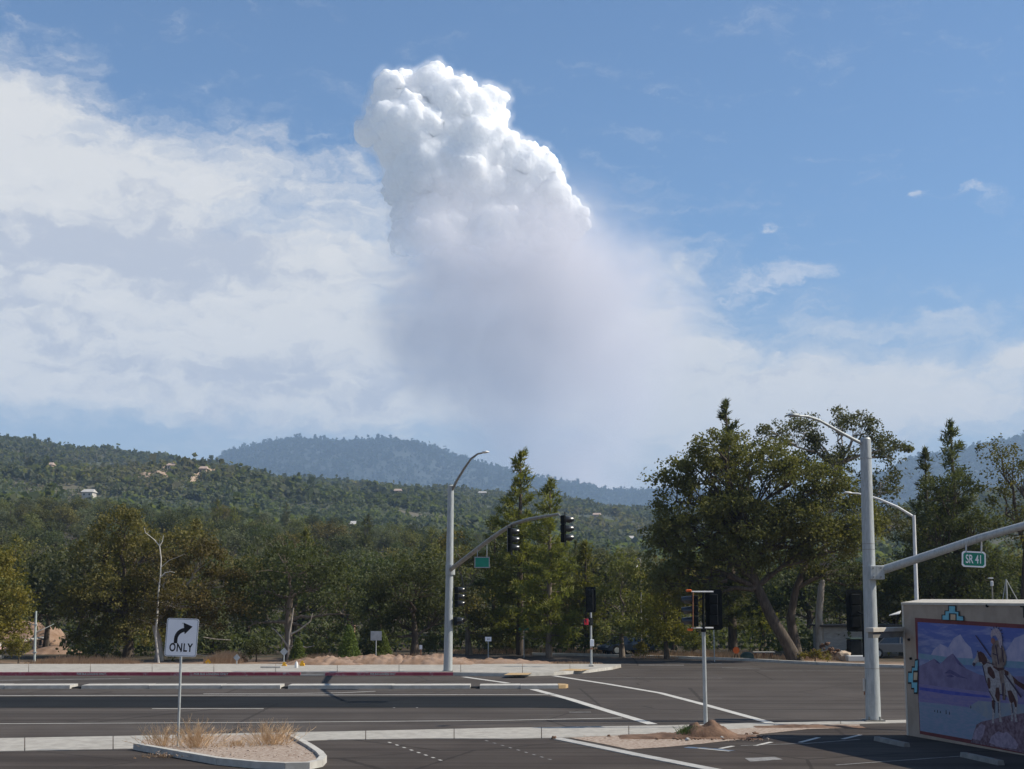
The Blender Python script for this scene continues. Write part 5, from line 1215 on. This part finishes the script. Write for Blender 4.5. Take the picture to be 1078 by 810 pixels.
# ------------------------------------------------------------------ left background: bank, track, utility pole, roof
def bank(px, py, wpx, hpx, Y, m, seed, name='earth_bank', depth=4.0):
    c = at(px, py+hpx/2, Y); w = wpx/F*Y/2; h = hpx/F*Y; V = []; Fc = []; nx, ny = 30, 14; z0 = gz(c.x, Y)
    for j in range(ny+1):
        for i in range(nx+1):
            u, v = -1+2*i/nx, j/ny; k = (1-u*u)**.5 if abs(u) < 1 else 0
            V.append((c.x+u*w, Y + v*depth - depth/2, max(z0-.3, z0-.2 + (c.z-z0+.2) + h*k*min(1, v*1.6) + mnoise.fractal(Vector((u*w*1.1,v*3,seed))*.5,1,2,4)*.12*h) if k > 0 else z0-.4))
    for j in range(ny):
        for i in range(nx): q = j*(nx+1)+i; Fc.append((q,q+1,q+nx+2,q+nx+1))
    link(name, npmesh(name, V, Fc, smooth=False), m, kind='structure')
bank(15,668,62,28,118,M['berm'],3); bank(46,672,34,20,112,M['berm'],5)
bank(50,688,60,14,98,M['berm'],7)
c0, c1 = at(18,676.5,106), at(44,672.5,110)
mb = MB(); mb.plate([c0, c1, c1+Vector((0,2.2,.12)), c0+Vector((0,2.2,.12))], (0,0,1), .08); o_ = mb.build('access_track', M['conc2'], kind='structure')
mb = MB(); mb.plate([c0+Vector((0,-.05,-.05)), c1+Vector((0,-.05,-.05)), c1+Vector((0,-.05,-.5)), c0+Vector((0,-.05,-.5))], (0,-1,0), .05); mb.build('track_edge', M['lot'], o_)
Yu = 83; tp = at(38,643.5,Yu); bs = Vector((at(36,700,Yu).x, Yu, 0)); t = thing('utility_pole', bs, 'thin weathered grey utility pole at the left in front of the dirt bank', 'utility pole')
M['greywood'] = mat('grey_weathered_wood', (.30,.34,.33), .9, (.40,.43,.41), 4)
MB().tube([bs, tp], [.075,.055], 10).build('pole', M['greywood'], t)
for px, y_ in ((36.8,658),(36.3,687)): c = at(px, y_, Yu-.08); MB().box(c, (.26,.10,.05)).build('bracket', M['galv'], t)
MB().tube([at(37,666,Yu), at(45,663,Yu), at(57,657,Yu+.5)], .018, 5).build('guy_rail', M['greywood'], t)
Yr = 90; c = at(0,681,Yr); t = thing('shed', Vector((c.x-1.2,Yr,0)), 'small shed with pinkish roof peeping in at the left edge', 'shed')
MB().box((c.x-1.4,Yr,.45), (2.6,2,1.3)).build('wall', M['boxgrey'], t); rf_ = MB(); xx = c.x
rf_.add([(xx-3,Yr-1.3,1.15),(xx+.35,Yr-1.3,.62),(xx+.35,Yr+1.3,.62),(xx-3,Yr+1.3,1.15),(xx-3,Yr-1.3,1.23),(xx+.35,Yr-1.3,.70),(xx+.35,Yr+1.3,.70),(xx-3,Yr+1.3,1.23)], [(3,2,1,0),(4,5,6,7),(0,1,5,4),(1,2,6,5),(2,3,7,6),(3,0,4,7)])
M['pinkroof'] = mat('pink_roof', (.50,.33,.30), .7, (.58,.42,.38), 3); rf_.build('roof', M['pinkroof'], t)
# service wires right of the ONLY sign
for i, (L, lab) in enumerate(([((214,671),(228,673.2),(243,674)),'short pale cable stretched in the trees right of the ONLY sign'],[((205,689),(225,691.5),(247,692.4)),'pale cable reaching from the ONLY sign to the grey diamond sign'])):
    Yw = 84; a = at(*L[0],Yw); w = MB(); w.tube([at(x,y,Yw)-a for x,y in L], .022, 5); o = w.build('cable', M['barkpale']); o.location = a; tag(o, lab, 'cable', 'cables in the trees')
# brick chimney among the trees
Yc = 118; c = at(370,661,Yc); t = thing('chimney', Vector((c.x,Yc,c.z-2.5)), 'reddish brick chimney showing above the tall bright conifer', 'chimney')
M['brick'] = mat('chimney_brick', (.42,.22,.16), .9, (.52,.33,.25), 4); MB().box((c.x,Yc,c.z-1.2), (.55,.5,3.6)).build('stack', M['brick'], t); MB().box((c.x,Yc,c.z+.68), (.7,.62,.14)).build('chimney_cap', M['rust'], t); MB().box((c.x,Yc,c.z+.85), (.36,.36,.2)).build('flue', M['brick'], t)
# white curved lamp over the trees
Yl = 82; c = at(670,597,Yl); bs = Vector((at(676,690,Yl+10).x*0+c.x+.35, Yl+.0, 0)); t = thing('hooked_lamp', Vector((c.x+.30,92,0)), 'white hooked lamp showing against the trees left of the leaning oak', 'lamp')
Yl = 92; P_ = lambda x, y: at(x, y, Yl)
MB().tube([Vector((P_(674,590).x, Yl, 0)), P_(674.5,592), P_(673.5,588.5), P_(671,588), P_(669.3,591), P_(669.3,596)], [.05,.028,.028,.028,.028,.028], 6).build('hook_arm', M['galvdark'], t); MB().tube([P_(669.6,595), P_(669.6,598.5)], [.09,.12], 10).build('lamp_head', M['white'], t)

# ------------------------------------------------------------------ shed, rubble and vehicles at the right
M['siding'] = mat('weathered_white_siding', (.30,.29,.27), .9, (.42,.41,.39), 3, .3, stretch=(1,1,9)); M['darkroof'] = mat('dark_roof', (.05,.045,.04), .9, (.07,.06,.055), 4)
Ysd = 95; a, b = at(866,660,Ysd), at(945,660,Ysd); L = b.x-a.x; cx = (a.x+b.x)/2; zt = at(880,660,Ysd).z
t = thing('shed', Vector((cx,Ysd+1.5,0)), 'low weathered white shed with dark flat roof behind the thick right pole', 'shed')
MB().box((cx,Ysd+1.6,zt/2-.15), (L,3.0,zt+.3)).build('wall', M['siding'], t)
for k in range(7): MB().box((cx,Ysd+.085-k*0,zt-.12-k*.26), (L+.02,.05,.22)).build('siding_board', M['siding'], t)
MB().box((cx,Ysd+1.4,zt+.07), (L+.5,3.6,.12), 0, .01).build('roof', M['darkroof'], t)
def rubble(px, py, wpx, hpx, Y, n, seed, m, name, label, cat):
    rg = random.Random(seed); b = MB(); c = at(px, py, Y); w, h = wpx/F*Y, hpx/F*Y
    for i in range(n):
        x = rg.gauss(0,.3)*w; z = abs(rg.gauss(0,.4))*h*max(.1,1-abs(x)/w*1.6); vs, fs = lump((c.x+x, Y+rg.uniform(-.5,.5), gz(c.x,Y)+.1+z), rg.uniform(.08,.20), seed*50+i, 1, .35, .8); b.add(vs, fs)
    o = b.build(name, m, kind='stuff'); return tag(o, label, cat)
rubble(872,692,44,18,90,80,3,M['mound'],'rubble_heap','heap of dark earth and junk in front of the white shed','rubble'); rubble(880,683,30,6,91,16,5,M['conc2'],'pale_rubble','pale broken bits on top of the junk heap','rubble')
vs, fs = lump((0,0,0), .42, 77, 2, .22, .8); me = bpy.data.meshes.new('boulder'); me.from_pydata(vs, [], fs); me.update(); o = link('boulder', me, mat('tan_boulder', (.40,.30,.22), .9, (.5,.4,.3), 3, .5)); c = at(889,692,87.5); o.location = (c.x,87.5,.3); tag(o, 'tan boulder in front of the junk heap by the shed', 'boulder')
c = at(912,690,88.5); t = thing('dark_bin', Vector((c.x-.2,89.2,0)), 'dark rubbish bin behind the thick right pole', 'bin'); MB().box((c.x-.55,89.2,.62), (.75,.7,1.2), R(8), .05).build('bin_body', M['black'], t); MB().box((c.x-.55,89.15,1.27), (.82,.78,.10), R(8), .03).build('lid', M['dkgreen'], t)
c = at(942,647.5,88); o_ = MB(); o_.plate([at(936,648.5,88), at(947,646.8,88), at(948.5,643.8,88.6), at(946,645,88.6)], (0,0,1), .05); o = o_.build('sheet', M['white']); 
lc = at(942,647.5,88)
for v in o.data.vertices: v.co = v.co - lc
o.location = lc; tag(o, 'bent white sheet caught in the branches right of the pole', 'sheet')
def car(c, yaw, L, Wd, H, label, bodym, cabin=(-.32,.22), name='parked_car'):
    t = thing(name, c, label, 'car', 'cars parked beyond the road'); f = Vector((math.cos(yaw), math.sin(yaw), 0)); s = Vector((-math.sin(yaw), math.cos(yaw), 0)); c = Vector(c)
    def X(a, b, z): return c + f*a + s*b + Vector((0,0,z))
    prof = [(-.5,.30),(-.5,.48),(-.485,.60),(-.40,.63),(cabin[0],.66),(cabin[1]+.08,.64),(.36,.58),(.47,.52),(.5,.42),(.5,.28)]
    V = []; n = len(prof)
    for b, k in ((-Wd/2,1),(-Wd/2*.98,1),(Wd/2*.98,1),(Wd/2,1)):
        for i, (a, z) in enumerate(prof): V.append(X(a*L, b, H*(z*(.94 if abs(b) > Wd/2*.985 else 1.0))))
    Fs = [(j*n+i, j*n+i+1, (j+1)*n+i+1, (j+1)*n+i) for j in range(3) for i in range(n-1)] + [tuple(range(n-1,-1,-1)), tuple(range(3*n,4*n))] + [(j*n, (j+1)*n, (j+1)*n+n-1, j*n+n-1) for j in range(3)]
    b = MB(); b.add(V, Fs); b.build('body', bodym, t)
    z0, z1 = H*.63, H; a0, a1 = cabin[0]*L, (cabin[1]+.08)*L; i0, i1 = a0+L*.10, a1-L*.13; w0, w1 = Wd/2*.93, Wd/2*.74
    b = MB(); V = [X(a0,-w0,z0),X(a1,-w0,z0),X(a1,w0,z0),X(a0,w0,z0),X(i0,-w1,z1-.03),X(i1,-w1,z1-.03),X(i1,w1,z1-.03),X(i0,w1,z1-.03)]
    b.add(V, [(0,1,5,4),(1,2,6,5),(2,3,7,6),(3,0,4,7)]); b.build('windows', M['glass'], t)
    b = MB(); b.plate([X(i0,-w1,z1-.03),X(i1,-w1,z1-.03),X(i1,w1,z1-.03),X(i0,w1,z1-.03)], (0,0,1), .05)
    for a_, w_, ii in ((a0,w0,i0),(a1,w0,i1)):
        for sg_ in (-1,1): b.tube([X(a_, sg_*w0, z0), X(ii, sg_*w1, z1-.02)], .035, 4)
    for sg_ in (-1,1): b.tube([X((a0+a1)/2, sg_*w0, z0), X((i0+i1)/2, sg_*w1, z1-.02)], .04, 4)
    b.build('roof', bodym, t)
    for a_ in (-.31,.31):
        for sg_ in (-1,1):
            q = X(a_*L, sg_*Wd*.44, .32); w = MB(); w.tube([q - s*.11, q + s*.11], .32, 18); wh = w.build('wheel', M['tyre'], t); w = MB(); w.tube([q + s*sg_*.10, q + s*sg_*.125], .19, 14); w.build('rim', M['galv'], wh)
    for sg_ in (-1,1):
        w = MB(); w.box(X(.485*L, sg_*Wd*.36, H*.47), (.08,.30,.12), yaw); w.build('headlight', M['white'], t); w = MB(); w.box(X(-.492*L, sg_*Wd*.38, H*.50), (.06,.22,.14), yaw); w.build('tail_light', M['redlens'], t)
M['glass'] = mat('car_glass', (.02,.025,.03), .1, spec=.8); M['tyre'] = mat('tyre', (.02,.02,.02), .9); M['redlens'] = mat('tail_lens', (.3,.01,.01), .3)
M['carblue'] = mat('dark_blue_car_paint', (.03,.055,.085), .3, spec=.6); M['carsilver'] = mat('silver_car_paint', (.12,.13,.14), .35, metal=.4); M['cargrey'] = mat('pale_car_paint', (.50,.51,.50), .4)
c = at(659,692,97); car((c.x,97,gz(c.x,97)), R(200), 3.4, 1.75, 1.15, 'dark blue car parked under the oaks right of the red-hand post', M['carblue'])
c = at(936,692,91); car((c.x+.6,91.5,0), R(178), 4.3, 1.8, 1.45, 'grey car parked between the thick pole and the mural wall', M['carsilver'])
c = at(908,697,86.5); 
mb = MB(); mb.box((0,0,.18), (1.05,.6,.34), R(4), .04); o = mb.build('crate', M['cargrey']); o.location = (c.x-.35,86.8,0); tag(o, 'low pale crate on the ground behind the thick pole', 'crate')

# ------------------------------------------------------------------ smoke plume and fire cloud, about 11 km away
YP = 11000.0; KP = YP/F
def puff_points():
    rg = np.random.default_rng(12)
    L0 = [(455,92,24),(430,100,30),(412,98,22),(475,110,30),(500,118,28),(515,108,18),(520,128,17),(400,135,22),(386,140,14),(381,134,9),(430,140,36),(470,145,38),(505,150,30),(450,180,40),(490,185,42),(530,165,26),(555,172,24),(545,190,34),(575,180,16),(584,188,10),(420,160,26),(455,215,42),(500,220,46),(550,215,40),(583,208,20),(430,195,28),(600,232,22),(570,245,40),(520,255,44),(455,255,42),(500,290,45),(560,282,40),(445,285,30)]
    lvl = []; allS = []
    for x, y, r in L0:
        c = np.array(at(x, y, YP)); rr = r*KP; c[1] += rg.uniform(-.5,.5)*rr; lvl.append((c, rr*.90))
    allS += lvl
    for n, f0, f1 in ((20,.24,.44),(16,.20,.40)):
        nxt = []
        for c, r in lvl:
            d = rnd_unit(n, rg); d[:,1] = -np.abs(d[:,1])*.9
            for q in d: nxt.append((c + q*r*rg.uniform(.78,.99), r*rg.uniform(f0,f1)*.9))
        lvl = nxt; allS += nxt
    return np.array([c for c, r in allS]), np.array([r for c, r in allS])
def baked_cloud(vox):
    C, r = puff_points(); org = C.mean(axis=0); C = C - org; sc_ = 1/100.0
    me = bpy.data.meshes.new('p'); me.vertices.add(len(C)); me.vertices.foreach_set('co', (C*sc_).astype(np.float32).ravel())
    a = me.attributes.new('rad', 'FLOAT', 'POINT'); a.data.foreach_set('value', (r*sc_).astype(np.float32)); me.update()
    o = bpy.data.objects.new('p', me); COL.objects.link(o); g = bpy.data.node_groups.new('g', 'GeometryNodeTree')
    g.interface.new_socket('G', in_out='INPUT', socket_type='NodeSocketGeometry'); g.interface.new_socket('G', in_out='OUTPUT', socket_type='NodeSocketGeometry')
    N = g.nodes; i_ = N.new('NodeGroupInput'); o_ = N.new('NodeGroupOutput'); mp = N.new('GeometryNodeMeshToPoints'); na_ = N.new('GeometryNodeInputNamedAttribute'); na_.data_type = 'FLOAT'; na_.inputs[0].default_value = 'rad'
    pv = N.new('GeometryNodePointsToVolume'); pv.resolution_mode = 'VOXEL_SIZE'; pv.inputs['Voxel Size'].default_value = vox*sc_; vm = N.new('GeometryNodeVolumeToMesh')
    at_ = [x for x in na_.outputs if x.enabled][0]; g.links.new(i_.outputs[0], mp.inputs[0]); g.links.new(at_, mp.inputs['Radius']); g.links.new(mp.outputs[0], pv.inputs[0]); g.links.new(at_, pv.inputs['Radius']); g.links.new(pv.outputs[0], vm.inputs[0]); g.links.new(vm.outputs[0], o_.inputs[0])
    md = o.modifiers.new('g', 'NODES'); md.node_group = g; dg = bpy.context.evaluated_depsgraph_get(); dg.update()
    m2 = bpy.data.meshes.new_from_object(o.evaluated_get(dg)); bpy.data.objects.remove(o); bpy.data.meshes.remove(me); bpy.data.node_groups.remove(g)
    n = len(m2.vertices); co_ = np.empty(n*3, np.float32); m2.vertices.foreach_get('co', co_); co_ = co_/sc_
    P3 = co_.reshape(-1,3).copy(); ed = np.empty(len(m2.edges)*2, np.int32); m2.edges.foreach_get('vertices', ed); ed = ed.reshape(-1,2)
    deg = np.bincount(ed.ravel(), minlength=n).astype(float)[:,None]
    for _ in range(3):      # relax the creases between billows
        acc = np.zeros_like(P3, dtype=float)
        for ax in range(3): acc[:,ax] = np.bincount(ed[:,0], weights=P3[ed[:,1],ax], minlength=n) + np.bincount(ed[:,1], weights=P3[ed[:,0],ax], minlength=n)
        P3 = P3*.4 + acc/np.maximum(deg,1)*.6
    co_ = P3.astype(np.float32).ravel(); nv = np.empty(n*3, np.float32); m2.vertices.foreach_set('co', co_.astype(np.float32)); m2.update(); m2.vertex_normals.foreach_get('vector', nv); nv = nv.reshape(-1,3)
    F3 = mnoise.fractal; dsp = np.array([F3(Vector(p)*.0085, .85, 2.1, 5)*20 for p in P3.tolist()]); P3 = P3 + nv*dsp[:,None]; co_ = P3.ravel()
    m2.vertices.foreach_set('co', co_.astype(np.float32)); m2.polygons.foreach_set('use_smooth', np.full(len(m2.polygons), True)); m2.update()
    print('cloud verts', n, m2.materials[:]); m2.materials.clear(); return m2, org
cm_, org = baked_cloud(8.0)
mc = bpy.data.materials.new('cumulus'); mc.use_nodes = True; t_ = NT(mc.node_tree); t_.n.clear()
oc = t_.new('ShaderNodeOutputMaterial'); mx = t_.new('ShaderNodeBsdfPrincipled'); df = mx
mx.inputs['Base Color'].default_value = c4((.985,.98,.975)); mx.inputs['Roughness'].default_value = 1; mx.inputs['Specular IOR Level'].default_value = 0
mx.inputs['Subsurface Weight'].default_value = 1; mx.inputs['Subsurface Radius'].default_value = (1,1,1); mx.inputs['Subsurface Scale'].default_value = 220
gp_ = t_.new('ShaderNodeNewGeometry').outputs['Position']; zz = t_.sep(gp_)[2]
nz_ = t_.noise(gp_, .0016, 6, .6); bn = t_.new('ShaderNodeBump'); bn.inputs['Strength'].default_value = .5; bn.inputs['Distance'].default_value = 40
t_.l.new(t_.noise(gp_, .012, 6, .65), bn.inputs['Height']); t_.l.new(bn.outputs[0], df.inputs['Normal'])
ztop = at(500,165,YP).z; zbot = at(500,300,YP).z
fade = t_.sstep(t_.m('ADD', zz, t_.m('MULTIPLY', t_.m('SUBTRACT', nz_, .5), 1000)), zbot, ztop)
tpn = t_.new('ShaderNodeBsdfTransparent'); m2_ = t_.new('ShaderNodeMixShader'); t_.l.new(fade, m2_.inputs[0]); t_.l.new(tpn.outputs[0], m2_.inputs[1]); t_.l.new(mx.outputs[0], m2_.inputs[2]); t_.l.new(m2_.outputs[0], oc.inputs[0])
plume = thing('smoke_plume', at(540, 520, YP), 'towering wildfire smoke plume capped by a white cauliflower cloud behind the mountain', 'smoke plume')
co2 = link('cloud_head', cm_, mc, plume); co2.location = Vector(org) - plume.location
def veil():
    vd = bpy.data.volumes.new('cloud_veil'); o = bpy.data.objects.new('cloud_veil', vd); COL.objects.link(o); o.parent = plume; o.location = co2.location
    g = bpy.data.node_groups.new('veil', 'GeometryNodeTree')
    g.interface.new_socket('G', in_out='INPUT', socket_type='NodeSocketGeometry'); g.interface.new_socket('G', in_out='OUTPUT', socket_type='NodeSocketGeometry')
    N = g.nodes; o_ = N.new('NodeGroupOutput'); oi = N.new('GeometryNodeObjectInfo'); oi.inputs['Object'].default_value = co2; oi.transform_space = 'RELATIVE'
    mp = N.new('GeometryNodeMeshToPoints'); mp.inputs['Radius'].default_value = 48.0
    pv = N.new('GeometryNodePointsToVolume'); pv.resolution_mode = 'VOXEL_SIZE'; pv.inputs['Voxel Size'].default_value = 24.0; pv.inputs['Radius'].default_value = 48.0; sm_ = N.new('GeometryNodeSetMaterial')
    m = bpy.data.materials.new('cloud_veil'); m.use_nodes = True; t = NT(m.node_tree); t.n.clear(); ou = t.new('ShaderNodeOutputMaterial'); v = t.new('ShaderNodeVolumePrincipled'); t.l.new(v.outputs[0], ou.inputs['Volume'])
    v.inputs['Color'].default_value = c4((1,1,1)); v.inputs['Density Attribute'].default_value = ''
    da = t.new('ShaderNodeAttribute', attribute_name='density'); pp = t.new('ShaderNodeNewGeometry').outputs['Position']
    zf = t.sstep(t.sep(pp)[2], zbot, ztop)
    t.put(v.inputs['Density'], t.m('MULTIPLY', t.m('MULTIPLY', da.outputs['Fac'], zf), t.m('MULTIPLY', t.sstep(t.noise(pp, .006, 4, .6), .40, .64), .006)))
    sm_.inputs['Material'].default_value = m; vd.materials.append(m)
    for a, b in ((oi.outputs['Geometry'], mp.inputs[0]), (mp.outputs[0], pv.inputs[0]), (pv.outputs[0], sm_.inputs[0]), (sm_.outputs[0], o_.inputs[0])): g.links.new(a, b)
    md = o.modifiers.new('veil', 'NODES'); md.node_group = g
veil()
# smoke column: soft volume with a shape that leans and widens
def smoke():
    x0, x1 = at(250,400,YP).x, at(880,400,YP).x; z0, z1 = at(500,560,YP).z, at(500,150,YP).z; y0, y1 = YP-1500, YP+1400
    b = MB(); b.box(((x0+x1)/2,(y0+y1)/2,(z0+z1)/2), (x1-x0,y1-y0,z1-z0)); m = bpy.data.materials.new('smoke'); m.use_nodes = True; t = NT(m.node_tree); t.n.clear()
    o = t.new('ShaderNodeOutputMaterial'); v = t.new('ShaderNodeVolumePrincipled'); t.l.new(v.outputs[0], o.inputs['Volume'])
    v.inputs['Color'].default_value = c4((.895,.868,.895)); v.inputs['Anisotropy'].default_value = .15
    P0 = t.new('ShaderNodeNewGeometry').outputs['Position']; Xp, Yp, Zp = t.sep(P0)
    n1 = t.noise(P0, .0009, 5, .6, .4); n2 = t.noise(P0, .0030, 4, .65)
    pyv = t.m('DIVIDE', t.m('SUBTRACT', Zp, at(540,520,YP).z), KP)      # height above the foot in photo pixels
    pxv = t.m('DIVIDE', Xp, KP)
    def curve(pts):
        c = t.new('ShaderNodeFloatCurve'); cu = c.mapping.curves[0]
        for i, (a, bb) in enumerate(pts):
            if i < 2: cu.points[i].location = (a, bb)
            else: cu.points.new(a, bb)
        c.mapping.update(); t.put(c.inputs['Value'], t.m('DIVIDE', pyv, 400.0)); return c.outputs[0]
    ctr = t.m('MULTIPLY', curve([(0,.62),(.1,.56),(.3,.46),(.5,.38),(.68,.36),(.8,.34),(1,.30)]), 200)       # px right of the picture centre, scaled below
    ctr = t.m('SUBTRACT', t.m('MULTIPLY', ctr, 1.0), 60)
    hw = t.m('MULTIPLY', curve([(0,.20),(.12,.28),(.3,.44),(.5,.52),(.64,.44),(.76,.34),(.88,.24),(1,.08)]), 360)
    d1 = t.m('DIVIDE', t.m('SUBTRACT', t.m('ADD', pxv, t.m('MULTIPLY', t.m('SUBTRACT', n1, .5), 160)), ctr), hw)
    dy_ = t.m('DIVIDE', t.m('SUBTRACT', Yp, YP-50), 1250)
    dd = t.m('SQRT', t.m('ADD', t.m('MULTIPLY', d1, d1), t.m('MULTIPLY', dy_, dy_)))
    sh = t.m('SUBTRACT', 1, t.sstep(dd, .30, 1.12)); nn_ = t.m('ADD', t.m('MULTIPLY', n1, .5), t.m('MULTIPLY', n2, .5))
    dens = t.m('MULTIPLY', sh, t.sstep(nn_, .36, .64)); topf = t.m('SUBTRACT', 1, t.sstep(t.m('ADD', pyv, t.m('MULTIPLY', t.m('SUBTRACT', n2, .5), 80)), 240, 345))
    botf = t.m('ADD', .75, t.m('MULTIPLY', t.sstep(pyv, 60, 230), .35))
    t.put(v.inputs['Density'], t.m('MULTIPLY', t.m('MULTIPLY', dens, t.m('MULTIPLY', topf, botf)), .0040))
    o2 = b.build('smoke_column', m, plume); return o2
smoke()
# ------------------------------------------------------------------ haze
hb = MB(); hz0, hz1 = -40.0, 860.0
hb.box((0, 3600, (hz0+hz1)/2), (15000, 7900, hz1-hz0)); mh = bpy.data.materials.new('haze'); mh.use_nodes = True; t = NT(mh.node_tree); t.n.clear()
o = t.new('ShaderNodeOutputMaterial'); v = t.new('ShaderNodeVolumePrincipled'); t.l.new(v.outputs[0], o.inputs['Volume']); v.inputs['Color'].default_value = c4((.46,.64,.90)); v.inputs['Density'].default_value = 1.25e-4
ho = hb.build('haze', mh, kind='stuff')
tag(ho, 'thin blue haze that pales the distant hills', 'haze')
